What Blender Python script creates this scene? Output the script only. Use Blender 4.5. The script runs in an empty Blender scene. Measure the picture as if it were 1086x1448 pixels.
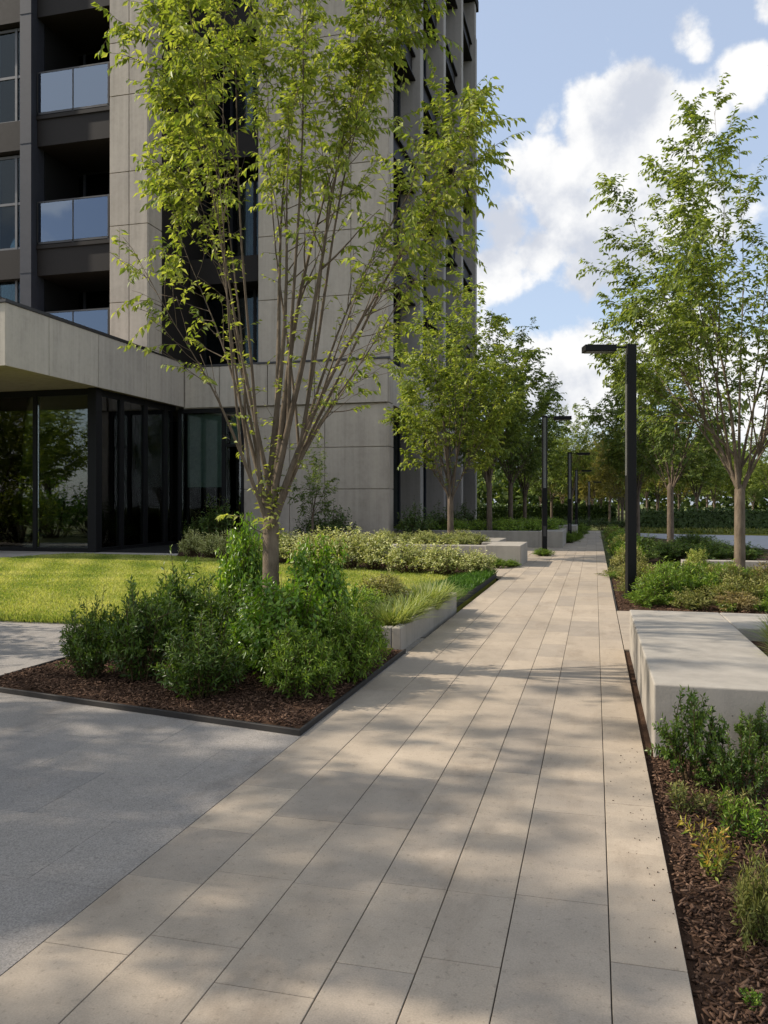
import bpy, bmesh, math, random
import numpy as np
from mathutils import Vector, Matrix

R = math.radians
sc = bpy.context.scene
COL = sc.collection

# ------------------------------------------------------------------ camera
F_PX, CX, HY, CAM_H, YAW = 1150.0, 543.0, 712.0, 1.5, R(14.53)
cam_d = bpy.data.cameras.new("camera")
cam = bpy.data.objects.new("camera", cam_d)
COL.objects.link(cam)
cam.location = (0, 0, CAM_H)
cam.rotation_euler = (R(90), 0, YAW)
cam_d.sensor_fit = 'VERTICAL'
cam_d.sensor_height = 36.0
cam_d.lens = F_PX / 1448.0 * 36.0
cam_d.shift_y = -12.0 / 1448.0
cam_d.clip_start = 0.05
cam_d.clip_end = 3000
sc.camera = cam

# ------------------------------------------------------------------ light
SUN_EL = R(37)
SUN_DX, SUN_DY = 1.0, 0.14            # the way the shadows run on the ground
sun_d = bpy.data.lights.new("sun", 'SUN')
sun_d.energy = 4.5
sun_d.angle = R(0.9)
sun_d.color = (1.0, 0.90, 0.76)
sun = bpy.data.objects.new("sun", sun_d)
COL.objects.link(sun)
_h = Vector((SUN_DX, SUN_DY, 0)).normalized()
_ld = Vector((_h.x * math.cos(SUN_EL), _h.y * math.cos(SUN_EL), -math.sin(SUN_EL)))
sun.rotation_euler = _ld.to_track_quat('-Z', 'Y').to_euler()
sun.location = (-30, -5, 40)

sc.view_settings.view_transform = 'Standard'
sc.view_settings.look = 'None'
sc.view_settings.gamma = 1.0
sc.view_settings.exposure = 0.58
sc.render.engine = 'CYCLES'
sc.cycles.max_bounces = 8
sc.cycles.transparent_max_bounces = 12
sc.cycles.caustics_reflective = False
sc.cycles.caustics_refractive = False


def pix(px, py, d):
    u, v = (px - CX) / F_PX, (HY - py) / F_PX
    c, s = math.cos(YAW), math.sin(YAW)
    return Vector((d * (u * c - s), d * (c + u * s), CAM_H + d * v))


def ground(px, py, z=0.0):
    d = (CAM_H - z) * F_PX / (py - HY)
    p = pix(px, py, d)
    p.z = z
    return p


def atd(px, d, z=0.0):
    p = pix(px, HY, d)
    p.z = z
    return p


# ------------------------------------------------------------------ node helpers
def link(nt, a, b):
    nt.links.new(a, b)


def math_n(nt, op, a, b=None, c=None):
    n = nt.nodes.new('ShaderNodeMath')
    n.operation = op
    for i, x in enumerate((a, b, c)):
        if x is None:
            continue
        if isinstance(x, (int, float)):
            n.inputs[i].default_value = x
        else:
            nt.links.new(x, n.inputs[i])
    return n.outputs[0]


def maprange(nt, val, a, b, c=0.0, d=1.0, smooth=True):
    n = nt.nodes.new('ShaderNodeMapRange')
    n.interpolation_type = 'SMOOTHSTEP' if smooth else 'LINEAR'
    nt.links.new(val, n.inputs[0])
    for i, x in enumerate((a, b, c, d)):
        n.inputs[i + 1].default_value = x
    return n.outputs[0]


def mixcol(nt, fac, a, b, mode='MIX'):
    n = nt.nodes.new('ShaderNodeMix')
    n.data_type = 'RGBA'
    n.blend_type = mode
    for sock, x in ((n.inputs[0], fac), (n.inputs[6], a), (n.inputs[7], b)):
        if isinstance(x, (int, float)):
            sock.default_value = x
        elif isinstance(x, (tuple, list)):
            sock.default_value = (*x[:3], 1)
        else:
            nt.links.new(x, sock)
    return n.outputs[2]


def noise_n(nt, vec, scale, detail=4, rough=0.55, stretch=None):
    if stretch:
        m = nt.nodes.new('ShaderNodeMapping')
        m.inputs['Scale'].default_value = stretch
        nt.links.new(vec, m.inputs['Vector'])
        vec = m.outputs[0]
    n = nt.nodes.new('ShaderNodeTexNoise')
    n.inputs['Scale'].default_value = scale
    n.inputs['Detail'].default_value = detail
    n.inputs['Roughness'].default_value = rough
    nt.links.new(vec, n.inputs['Vector'])
    return n.outputs[0]


def ramp(nt, fac, stops):
    n = nt.nodes.new('ShaderNodeValToRGB')
    cr = n.color_ramp
    while len(cr.elements) < len(stops):
        cr.elements.new(0.5)
    for e, (p, c) in zip(cr.elements, stops):
        e.position = p
        e.color = (*c, 1)
    nt.links.new(fac, n.inputs[0])
    return n.outputs[0]


def new_mat(name):
    m = bpy.data.materials.new(name)
    m.use_nodes = True
    nt = m.node_tree
    b = nt.nodes['Principled BSDF']
    tc = nt.nodes.new('ShaderNodeTexCoord')
    return m, nt, b, tc.outputs['Object']


def bump(nt, b, h, strength=0.3, dist=0.01):
    n = nt.nodes.new('ShaderNodeBump')
    n.inputs['Strength'].default_value = strength
    n.inputs['Distance'].default_value = dist
    nt.links.new(h, n.inputs['Height'])
    nt.links.new(n.outputs[0], b.inputs['Normal'])


def attr(nt, name='tint'):
    n = nt.nodes.new('ShaderNodeAttribute')
    n.attribute_name = name
    return n.outputs['Fac']


# ------------------------------------------------------------------ sky
def build_world():
    w = bpy.data.worlds.new("World")
    sc.world = w
    w.use_nodes = True
    nt = w.node_tree
    bg = nt.nodes['Background']
    sky = nt.nodes.new('ShaderNodeTexSky')
    sky.sky_type = 'NISHITA'
    sky.sun_disc = False
    sky.sun_elevation = SUN_EL
    sky.sun_rotation = math.atan2(-SUN_DX, -SUN_DY)
    sky.air_density = 1.0
    sky.dust_density = 1.6
    sky.ozone_density = 1.5
    tc = nt.nodes.new('ShaderNodeTexCoord')
    dirv = tc.outputs['Generated']
    # cloud masses: direction and angular radius, weight
    clouds = [(838, 150, .055, .8), (905, 150, .085, 1), (965, 165, .07, 1), (870, 215, .11, 1.1), (930, 240, .09, 1),
              (775, 245, .075, 1), (805, 300, .085, 1), (715, 325, .065, 1), (705, 375, .06, .95), (760, 350, .07, .9),
              (880, 310, .10, 1), (830, 385, .08, .75), (820, 545, .12, .95), (760, 510, .06, .7), (770, 170, .04, .7),
              (972, 38, .05, .85), (985, 70, .03, .75), (1055, 105, .05, .85), (1085, 8, .035, .7),
              (1000, 300, .10, .62), (1070, 560, .16, .66), (640, 560, .15, .7), (960, 470, .10, .55)]
    acc = None
    for (px, py, r, wt) in clouds:
        c = (pix(px, py, 1.0) - Vector((0, 0, CAM_H))).normalized()
        vd = nt.nodes.new('ShaderNodeVectorMath')
        vd.operation = 'DISTANCE'
        link(nt, dirv, vd.inputs[0])
        vd.inputs[1].default_value = c
        f = maprange(nt, vd.outputs['Value'], 0.0, r * 1.25, wt, 0.0)
        acc = f if acc is None else math_n(nt, 'MAXIMUM', acc, f)
    n1 = noise_n(nt, dirv, 9.0, 9, 0.58)
    n2 = noise_n(nt, dirv, 3.2, 5, 0.5)
    gen = maprange(nt, n2, 0.40, 0.60, 0.0, 0.95)
    # the generic cloud field leaves the part of the sky over the path to the masses above
    vd = nt.nodes.new('ShaderNodeVectorMath')
    vd.operation = 'DISTANCE'
    link(nt, dirv, vd.inputs[0])
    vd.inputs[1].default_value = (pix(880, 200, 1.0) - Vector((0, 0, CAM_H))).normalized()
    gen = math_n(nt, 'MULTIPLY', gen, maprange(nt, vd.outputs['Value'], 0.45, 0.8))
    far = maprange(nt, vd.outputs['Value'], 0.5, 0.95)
    acc = math_n(nt, 'MAXIMUM', acc, gen)
    dens = math_n(nt, 'ADD', acc, math_n(nt, 'MULTIPLY', math_n(nt, 'SUBTRACT', n1, 0.5), 2.0))
    mask = maprange(nt, dens, 0.40, 0.66)
    # light side / grey base of the cloud from the same field sampled a little sunward
    off = nt.nodes.new('ShaderNodeVectorMath')
    off.operation = 'ADD'
    link(nt, dirv, off.inputs[0])
    off.inputs[1].default_value = (-0.035, 0.0, 0.05)
    n3 = noise_n(nt, off.outputs[0], 9.0, 9, 0.58)
    n4 = noise_n(nt, off.outputs[0], 4.0, 3, 0.5)
    sh = math_n(nt, 'ADD', math_n(nt, 'SUBTRACT', n1, n3), math_n(nt, 'MULTIPLY', math_n(nt, 'SUBTRACT', 0.52, n4), 1.1))
    sh = maprange(nt, math_n(nt, 'SUBTRACT', sh, math_n(nt, 'MULTIPLY', maprange(nt, dens, 0.6, 1.5), 0.12)), -0.20, 0.08)
    ccol = mixcol(nt, sh, (3.3, 3.5, 3.95), (5.2, 5.2, 5.2))
    ccol = mixcol(nt, far, ccol, (6.0, 6.3, 6.8))  # clouds outside the view are made brighter to add fill light
    pale = mixcol(nt, 0.5, sky.outputs[0], (3.6, 4.1, 5.0))
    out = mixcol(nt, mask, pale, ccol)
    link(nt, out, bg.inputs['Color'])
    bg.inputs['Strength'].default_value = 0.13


build_world()


# ------------------------------------------------------------------ materials
def concrete(name, base, streak=True, var=0.18, rough=0.85, grain=1.0, boards=False):
    m, nt, b, P = new_mat(name)
    big = noise_n(nt, P, 0.8, 5, 0.6)
    mid = noise_n(nt, P, 7.0, 6, 0.65)
    fine = noise_n(nt, P, 90.0, 3, 0.6)
    f = math_n(nt, 'ADD', math_n(nt, 'MULTIPLY', big, 0.5), math_n(nt, 'MULTIPLY', mid, 0.35))
    f = math_n(nt, 'ADD', f, math_n(nt, 'MULTIPLY', fine, 0.15))
    if streak:
        s = noise_n(nt, P, 1.0, 4, 0.6, (5.0, 5.0, 0.22))
        f = math_n(nt, 'ADD', math_n(nt, 'MULTIPLY', f, 0.6), math_n(nt, 'MULTIPLY', s, 0.4))
    dark = tuple(c * (1 - var * 1.5) for c in base)
    light = tuple(c * (1 + var) for c in base)
    col = ramp(nt, f, [(0.3, dark), (0.5, base), (0.7, light)])
    # small dark bug holes
    v = nt.nodes.new('ShaderNodeTexVoronoi')
    v.inputs['Scale'].default_value = 9.0
    link(nt, P, v.inputs['Vector'])
    hole = maprange(nt, v.outputs['Distance'], 0.035, 0.06)
    col = mixcol(nt, math_n(nt, 'SUBTRACT', 1.0, hole), col, tuple(c * 0.45 for c in base))
    t = attr(nt)
    col = mixcol(nt, 1.0, col, ramp(nt, t, [(0.0, (0.84, 0.84, 0.85)), (0.5, (0.97, 0.97, 0.97)), (1.0, (1.08, 1.07, 1.05))]), 'MULTIPLY')
    link(nt, col, b.inputs['Base Color'])
    b.inputs['Roughness'].default_value = rough
    b.inputs['Specular IOR Level'].default_value = 0.3
    bump(nt, b, math_n(nt, 'ADD', mid, math_n(nt, 'MULTIPLY', fine, 0.6)), 0.22 * grain, 0.01)
    return m


def paving(name, base, var, speckle=0.0, rough=0.75):
    m, nt, b, P = new_mat(name)
    t = attr(nt)
    big = noise_n(nt, P, 0.55, 5, 0.6)
    mid = noise_n(nt, P, 4.5, 7, 0.68)
    fine = noise_n(nt, P, 160.0, 2, 0.6)
    f = math_n(nt, 'ADD', math_n(nt, 'MULTIPLY', big, 0.45), math_n(nt, 'MULTIPLY', mid, 0.55))
    col = ramp(nt, f, [(0.30, tuple(c * (1 - var) for c in base)), (0.5, base), (0.72, tuple(c * (1 + var * 0.8) for c in base))])
    tint = ramp(nt, t, [(0.0, (0.83, 0.84, 0.86)), (0.35, (0.95, 0.95, 0.95)), (0.7, (1.0, 0.985, 0.96)), (1.0, (1.1, 1.085, 1.06))])
    col = mixcol(nt, 1.0, col, tint, 'MULTIPLY')
    g = maprange(nt, fine, 0.3, 0.7, 1 - 0.12 - speckle, 1 + 0.12 + speckle, False)
    gc = nt.nodes.new('ShaderNodeCombineColor')
    for i in range(3):
        link(nt, g, gc.inputs[i])
    col = mixcol(nt, 1.0, col, gc.outputs[0], 'MULTIPLY')
    # foot-worn scuffs and stains with shapes of their own
    st = noise_n(nt, P, 2.3, 8, 0.75, (1.0, 0.35, 1.0))
    col = mixcol(nt, maprange(nt, st, 0.50, 0.68, 0.0, 0.5), col, (base[0] * 0.60, base[1] * 0.56, base[2] * 0.52))
    gr = noise_n(nt, P, 38.0, 3, 0.7)
    col = mixcol(nt, maprange(nt, gr, 0.58, 0.68, 0.0, 0.42), col, (base[0] * 0.45, base[1] * 0.42, base[2] * 0.38))
    li = noise_n(nt, P, 1.3, 6, 0.7, (1, .6, 1))
    col = mixcol(nt, maprange(nt, li, 0.56, 0.70, 0.0, 0.25), col, (base[0] * 1.35, base[1] * 1.35, base[2] * 1.35))
    link(nt, col, b.inputs['Base Color'])
    link(nt, maprange(nt, mid, 0.3, 0.7, rough - 0.1, rough + 0.1, False), b.inputs['Roughness'])
    b.inputs['Specular IOR Level'].default_value = 0.35
    bump(nt, b, math_n(nt, 'ADD', math_n(nt, 'MULTIPLY', mid, 0.7), math_n(nt, 'MULTIPLY', fine, 0.5 + speckle * 3)), 0.18 + speckle, 0.006)
    return m


def leaf_mat(name, stops, trans=0.38, rough=0.5, spec=0.35, tcol=1.35):
    m, nt, b, P = new_mat(name)
    t = attr(nt)
    col = ramp(nt, t, stops)
    link(nt, col, b.inputs['Base Color'])
    b.inputs['Roughness'].default_value = rough
    b.inputs['Specular IOR Level'].default_value = spec
    tr = nt.nodes.new('ShaderNodeBsdfTranslucent')
    tc = mixcol(nt, 1.0, col, (tcol * 1.0, tcol, tcol * 0.5), 'MULTIPLY')
    link(nt, tc, tr.inputs['Color'])
    mx = nt.nodes.new('ShaderNodeMixShader')
    mx.inputs[0].default_value = trans
    link(nt, b.outputs[0], mx.inputs[1])
    link(nt, tr.outputs[0], mx.inputs[2])
    out = nt.nodes['Material Output']
    link(nt, mx.outputs[0], out.inputs['Surface'])
    return m


def bark_mat(name, dark, light, scale=14):
    m, nt, b, P = new_mat(name)
    n = noise_n(nt, P, scale, 8, 0.72, (1.0, 1.0, 0.35))
    k = noise_n(nt, P, 3.0, 4, 0.6)
    f = math_n(nt, 'ADD', math_n(nt, 'MULTIPLY', n, 0.65), math_n(nt, 'MULTIPLY', k, 0.35))
    link(nt, ramp(nt, f, [(0.32, dark), (0.66, light)]), b.inputs['Base Color'])
    b.inputs['Roughness'].default_value = 0.9
    b.inputs['Specular IOR Level'].default_value = 0.15
    bump(nt, b, n, 0.9, 0.025)
    return m


def simple(name, col, rough=0.5, metal=0.0, spec=0.5, var=0.12, scale=6.0):
    m, nt, b, P = new_mat(name)
    n = noise_n(nt, P, scale, 5, 0.6)
    link(nt, ramp(nt, n, [(0.3, tuple(c * (1 - var) for c in col)), (0.7, tuple(c * (1 + var) for c in col))]), b.inputs['Base Color'])
    link(nt, maprange(nt, n, 0.3, 0.7, max(0.02, rough - 0.06), rough + 0.06, False), b.inputs['Roughness'])
    b.inputs['Metallic'].default_value = metal
    b.inputs['Specular IOR Level'].default_value = spec
    return m


def glass_mat(name, tint, ior=1.7, wav=0.0, refl=(1, 1, 1), coat=0.0):
    m, nt, b, P = new_mat(name)
    nt.nodes.remove(b)
    g = nt.nodes.new('ShaderNodeBsdfGlossy')
    g.inputs['Roughness'].default_value = 0.012
    g.inputs['Color'].default_value = (*refl, 1)
    t = nt.nodes.new('ShaderNodeBsdfTransparent')
    t.inputs['Color'].default_value = (*tint, 1)
    fr = nt.nodes.new('ShaderNodeFresnel')
    fr.inputs['IOR'].default_value = ior
    if wav:
        bm = nt.nodes.new('ShaderNodeBump')
        bm.inputs['Strength'].default_value = wav
        bm.inputs['Distance'].default_value = 0.02
        link(nt, noise_n(nt, P, 0.9, 2, 0.4), bm.inputs['Height'])
        link(nt, bm.outputs[0], g.inputs['Normal'])
    mx = nt.nodes.new('ShaderNodeMixShader')
    link(nt, math_n(nt, 'ADD', math_n(nt, 'MULTIPLY', fr.outputs[0], 1 - coat), coat), mx.inputs[0])
    link(nt, t.outputs[0], mx.inputs[1])
    link(nt, g.outputs[0], mx.inputs[2])
    link(nt, mx.outputs[0], nt.nodes['Material Output'].inputs['Surface'])
    return m


def ground_mat(name, stops, scale, fine, bump_s=0.6, rough=0.95):
    m, nt, b, P = new_mat(name)
    a = noise_n(nt, P, scale, 6, 0.65)
    c = noise_n(nt, P, fine, 4, 0.7)
    f = math_n(nt, 'ADD', math_n(nt, 'MULTIPLY', a, 0.5), math_n(nt, 'MULTIPLY', c, 0.5))
    link(nt, ramp(nt, f, stops), b.inputs['Base Color'])
    b.inputs['Roughness'].default_value = rough
    b.inputs['Specular IOR Level'].default_value = 0.1
    bump(nt, b, c, bump_s, 0.02)
    return m


M = {}
M['wall'] = concrete('facade concrete', (0.375, 0.328, 0.275), var=0.24)
M['fascia'] = concrete('canopy concrete', (0.43, 0.385, 0.33), var=0.22)
M['fin'] = concrete('fin concrete', (0.29, 0.27, 0.25))
M['bench'] = concrete('bench concrete', (0.29, 0.265, 0.228), var=0.22, grain=0.9)
M['slab'] = paving('warm paving slab', (0.325, 0.272, 0.212), 0.24)
M['granite'] = paving('grey granite slab', (0.245, 0.225, 0.205), 0.14, speckle=0.22)
M['walk'] = paving('pale walkway', (0.36, 0.33, 0.30), 0.12)
M['road'] = paving('pale asphalt', (0.30, 0.30, 0.31), 0.10)
M['joint'] = ground_mat('joint sand', [(0.3, (0.035, 0.03, 0.025)), (0.7, (0.08, 0.07, 0.055))], 3, 60)
M['soil'] = ground_mat('mulch soil', [(0.3, (0.022, 0.012, 0.007)), (0.5, (0.05, 0.028, 0.017)), (0.7, (0.10, 0.058, 0.036))], 2.5, 45)
M['turf'] = ground_mat('turf soil', [(0.3, (0.10, 0.11, 0.018)), (0.5, (0.22, 0.22, 0.035)), (0.7, (0.30, 0.26, 0.07))], 0.5, 30)
M['field'] = ground_mat('rough grass', [(0.3, (0.05, 0.06, 0.02)), (0.5, (0.09, 0.10, 0.035)), (0.7, (0.16, 0.15, 0.07))], 0.06, 3)
M['metal'] = simple('dark bronze metal', (0.03, 0.028, 0.028), 0.42, 0.2, 0.5)
M['mullion'] = simple('blue grey metal', (0.032, 0.034, 0.043), 0.5, 0.0, 0.25)
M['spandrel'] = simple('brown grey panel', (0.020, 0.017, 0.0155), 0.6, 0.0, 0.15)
M['black'] = simple('black frame', (0.007, 0.007, 0.008), 0.5, 0.0, 0.2)
M['lamp'] = simple('black lamp paint', (0.006, 0.006, 0.006), 0.55, 0.0, 0.18)
M['lens'] = simple('lamp lens', (0.10, 0.10, 0.095), 0.22, 0.0, 0.6)
M['steel'] = simple('weathered edging', (0.02, 0.017, 0.015), 0.7, 0.0, 0.4)
M['frame'] = simple('pale window frame', (0.10, 0.10, 0.105), 0.45, 0.0, 0.4)
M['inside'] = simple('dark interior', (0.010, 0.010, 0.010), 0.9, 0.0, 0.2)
M['room'] = simple('room wall', (0.12, 0.12, 0.115), 0.9, 0.0, 0.2)
M['blind'] = simple('grey green blind', (0.42, 0.50, 0.47), 0.85, 0.0, 0.2)
M['lobbyglass'] = glass_mat('lobby glass', (0.66, 0.72, 0.70), 1.6, 0.10)
M['winglass'] = glass_mat('window glass', (0.45, 0.52, 0.52), 1.5, 0.06, (0.62, 0.72, 0.78), 0.0)
M['railglass'] = glass_mat('rail glass', (0.50, 0.56, 0.62), 2.1, 0.04, (0.62, 0.74, 0.92), 0.10)
M['bark'] = bark_mat('tree bark', (0.07, 0.052, 0.036), (0.20, 0.158, 0.115))
M['bark2'] = bark_mat('grey bark', (0.06, 0.045, 0.033), (0.17, 0.132, 0.098))
M['stem'] = bark_mat('shrub stem', (0.045, 0.03, 0.015), (0.11, 0.085, 0.04), 30)
G3 = lambda a, b, c: [(0.0, a), (0.5, b), (1.0, c)]
M['leaf'] = leaf_mat('spring leaf', G3((0.06, 0.105, 0.014), (0.185, 0.24, 0.034), (0.40, 0.42, 0.10)), 0.45)
M['leaf2'] = leaf_mat('mid tree leaf', G3((0.06, 0.10, 0.018), (0.15, 0.20, 0.036), (0.28, 0.32, 0.065)), 0.45)
M['leaf3'] = leaf_mat('dark tree leaf', G3((0.055, 0.095, 0.024), (0.12, 0.17, 0.042), (0.22, 0.26, 0.065)), 0.45)
M['leaf4'] = leaf_mat('olive tree leaf', G3((0.11, 0.105, 0.025), (0.22, 0.20, 0.05), (0.34, 0.31, 0.08)), 0.45)  # lightened so the colour stands in for haze over the far trees
M['yew'] = leaf_mat('dark shrub leaf', G3((0.016, 0.036, 0.005), (0.06, 0.112, 0.013), (0.17, 0.245, 0.04)), 0.30, 0.42, 0.4)
M['bright'] = leaf_mat('bright shrub leaf', G3((0.03, 0.08, 0.006), (0.115, 0.23, 0.015), (0.30, 0.40, 0.05)), 0.38, 0.34, 0.5)
M['fern'] = leaf_mat('feathery shrub leaf', G3((0.04, 0.085, 0.010), (0.11, 0.19, 0.018), (0.24, 0.32, 0.045)), 0.38, 0.45)
M['pale'] = leaf_mat('variegated leaf', G3((0.09, 0.125, 0.03), (0.29, 0.33, 0.10), (0.56, 0.55, 0.27)), 0.30, 0.5)
M['grass'] = leaf_mat('pale grass blade', G3((0.08, 0.12, 0.02), (0.20, 0.25, 0.06), (0.42, 0.42, 0.18)), 0.35, 0.5)
M['lawn'] = leaf_mat('lawn blade', G3((0.11, 0.18, 0.028), (0.30, 0.345, 0.07), (0.54, 0.52, 0.20)), 0.35, 0.55, 0.25)
M['lush'] = leaf_mat('lush grass blade', G3((0.03, 0.08, 0.008), (0.06, 0.14, 0.014), (0.12, 0.21, 0.03)), 0.35, 0.5)
M['olive'] = leaf_mat('meadow leaf', G3((0.06, 0.085, 0.018), (0.165, 0.18, 0.042), (0.33, 0.30, 0.10)), 0.32, 0.55)
M['tan'] = leaf_mat('dry meadow leaf', G3((0.10, 0.075, 0.03), (0.24, 0.185, 0.075), (0.40, 0.33, 0.15)), 0.3, 0.6)
M['ruddy'] = leaf_mat('red tipped leaf', G3((0.10, 0.17, 0.02), (0.30, 0.29, 0.05), (0.50, 0.24, 0.06)), 0.35, 0.5)
M['hedge'] = leaf_mat('hedge leaf', G3((0.025, 0.05, 0.012), (0.06, 0.10, 0.022), (0.13, 0.18, 0.04)), 0.2, 0.5)
M['chip'] = leaf_mat('bark chip', G3((0.026, 0.014, 0.009), (0.082, 0.046, 0.029), (0.21, 0.13, 0.085)), 0.0, 0.85, 0.15)


# ------------------------------------------------------------------ mesh helpers
def tagged(o, label=None, cat=None, group=None, kind=None):
    if label: o['label'] = label
    if cat: o['category'] = cat
    if group: o['group'] = group
    if kind: o['kind'] = kind
    return o


def thing(name, label, cat, loc=(0, 0, 0), rz=0.0, group=None):
    o = bpy.data.objects.new(name, None)
    o.empty_display_size = 0.3
    COL.objects.link(o)
    o.location = loc
    o.rotation_euler = (0, 0, rz)
    return tagged(o, label, cat, group)


def mesh_np(name, V, F, tint=None, smooth=False):
    """V (n,3), F list of arrays of polygons (k, m)."""
    me = bpy.data.meshes.new(name)
    V = np.asarray(V, dtype=np.float32)
    me.vertices.add(len(V))
    me.vertices.foreach_set('co', V.ravel())
    if isinstance(F, np.ndarray):
        F = [F]
    loops = np.concatenate([f.ravel() for f in F]).astype(np.int32)
    tot = np.concatenate([np.full(len(f), f.shape[1], dtype=np.int32) for f in F])
    start = np.concatenate([[0], np.cumsum(tot)[:-1]]).astype(np.int32)
    me.loops.add(len(loops))
    me.loops.foreach_set('vertex_index', loops)
    me.polygons.add(len(tot))
    me.polygons.foreach_set('loop_start', start)
    me.polygons.foreach_set('loop_total', tot)
    if smooth:
        me.polygons.foreach_set('use_smooth', np.ones(len(tot), dtype=bool))
    if tint is not None:
        a = me.attributes.new('tint', 'FLOAT', 'FACE')
        a.data.foreach_set('value', np.asarray(tint, dtype=np.float32))
    me.update(calc_edges=True)
    me.validate()
    return me


def put(name, me, material, parent=None):
    o = bpy.data.objects.new(name, me)
    COL.objects.link(o)
    if material is not None and not me.materials:
        me.materials.append(material)
    if parent is not None:
        o.parent = parent
    return o


class MB:
    """collects boxes, prisms and tubes; build() links them as one mesh"""

    def __init__(self):
        self.v, self.f, self.t = [], [], []

    def _add(self, vs, fs, tint=0.5):
        n = len(self.v)
        self.v += [tuple(p) for p in vs]
        self.f += [[i + n for i in q] for q in fs]
        self.t += [tint] * len(fs)

    def box(self, x0, x1, y0, y1, z0, z1, tint=0.5):
        self._add([(x0, y0, z0), (x1, y0, z0), (x1, y1, z0), (x0, y1, z0), (x0, y0, z1), (x1, y0, z1), (x1, y1, z1), (x0, y1, z1)],
                  [(0, 3, 2, 1), (4, 5, 6, 7), (0, 1, 5, 4), (1, 2, 6, 5), (2, 3, 7, 6), (3, 0, 4, 7)], tint)
        return self

    def prism(self, poly, z0, z1, tint=0.5):
        n = len(poly)
        vs = [(p[0], p[1], z0) for p in poly] + [(p[0], p[1], z1) for p in poly]
        fs = [tuple(range(n - 1, -1, -1)), tuple(range(n, 2 * n))]
        fs += [(i, (i + 1) % n, n + (i + 1) % n, n + i) for i in range(n)]
        self._add(vs, fs, tint)
        return self

    def tube(self, pts, rad, sides=6, tint=0.5):
        pts = [Vector(p) for p in pts]
        n = len(pts)
        base = len(self.v)
        ref = Vector((1, 0, 0))
        for i, p in enumerate(pts):
            d = (pts[min(i + 1, n - 1)] - pts[max(i - 1, 0)])
            if d.length < 1e-6:
                d = Vector((0, 0, 1))
            d.normalize()
            a = ref - d * ref.dot(d)
            if a.length < 1e-3:
                a = Vector((0, 1, 0)) - d * d.y
            a.normalize()
            ref = a
            b = d.cross(a)
            r = rad[i] if hasattr(rad, '__len__') else rad
            for k in range(sides):
                th = 2 * math.pi * k / sides
                q = p + (a * math.cos(th) + b * math.sin(th)) * r
                self.v.append((q.x, q.y, q.z))
        for i in range(n - 1):
            for k in range(sides):
                k2 = (k + 1) % sides
                self.f.append([base + i * sides + k, base + i * sides + k2, base + (i + 1) * sides + k2, base + (i + 1) * sides + k])
                self.t.append(tint)
        self.f.append([base + (n - 1) * sides + k for k in range(sides)])
        self.t.append(tint)
        return self

    def build(self, name, material, parent=None, bevel=0.0, smooth=False, segs=2):
        me = bpy.data.meshes.new(name)
        root = parent
        while root is not None and root.parent is not None:
            root = root.parent
        off = Vector(root.location) if (root is not None and root.get('world_parts')) else None
        vs = self.v if off is None else [(x - off.x, y - off.y, z - off.z) for (x, y, z) in self.v]
        me.from_pydata(vs, [], self.f)
        a = me.attributes.new('tint', 'FLOAT', 'FACE')
        a.data.foreach_set('value', self.t)
        if smooth:
            me.polygons.foreach_set('use_smooth', [True] * len(self.f))
        me.update()
        o = put(name, me, material, parent)
        if bevel:
            m = o.modifiers.new('bevel', 'BEVEL')
            m.width = bevel
            m.segments = segs
            m.limit_method = 'ANGLE'
        return o


def leaves_np(base, dirs, up, L, W, fold=0.18, droop=0.15, wide=0.45):
    """folded four-point leaves: base, side, tip, side; two triangles each"""
    base, dirs, up = (np.asarray(a, dtype=np.float64) for a in (base, dirs, up))
    L = np.asarray(L)[:, None]
    W = np.asarray(W)[:, None]
    dirs = dirs / (np.linalg.norm(dirs, axis=1, keepdims=True) + 1e-9)
    side = np.cross(dirs, up)
    side /= (np.linalg.norm(side, axis=1, keepdims=True) + 1e-9)
    nrm = np.cross(side, dirs)
    v0 = base
    mid = base + dirs * L * wide
    v1 = mid + side * W * 0.5 + nrm * W * fold
    v3 = mid - side * W * 0.5 + nrm * W * fold
    v2 = base + dirs * L - nrm * L * droop
    n = len(base)
    V = np.stack([v0, v1, v2, v3], axis=1).reshape(-1, 3)
    i = np.arange(n)[:, None] * 4
    F = np.concatenate([i + np.array([[0, 1, 2]]), i + np.array([[0, 2, 3]])], axis=1).reshape(-1, 3)
    return V, F


def leaf_mesh(name, base, dirs, up, L, W, tint, **kw):
    V, F = leaves_np(base, dirs, up, L, W, **kw)
    return mesh_np(name, V, F, np.repeat(np.clip(tint, 0, 1), 2))


def copy_thing(root, loc, rz, scale=(1, 1, 1), label=None, group=None):
    c = root.copy()
    COL.objects.link(c)
    c.location = loc
    c.rotation_euler = (0, 0, rz)
    c.scale = scale
    if label: c['label'] = label
    if group: c['group'] = group
    for ch in root.children:
        k = ch.copy()
        COL.objects.link(k)
        k.parent = c
        for g in ch.children:
            s = g.copy()
            COL.objects.link(s)
            s.parent = k
    return c


def vnoise(p, s=1.0):
    from mathutils import noise as mn
    return mn.noise(Vector(p) * s)


# ================================================================== SETTING
rng = np.random.default_rng(7)
random.seed(7)


def sheet(name, poly, z, material, kind='structure', thick=None):
    mb = MB()
    if thick:
        mb.prism(poly, z - thick, z)
    else:
        mb._add([(p[0], p[1], z) for p in poly], [tuple(range(len(poly)))])
    return tagged(mb.build(name, material), kind=kind)


sheet('ground', [(-600, -200), (600, -200), (600, 900), (-600, 900)], -0.16, M['field'])
PL, PR = -1.83, 0.29

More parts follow.
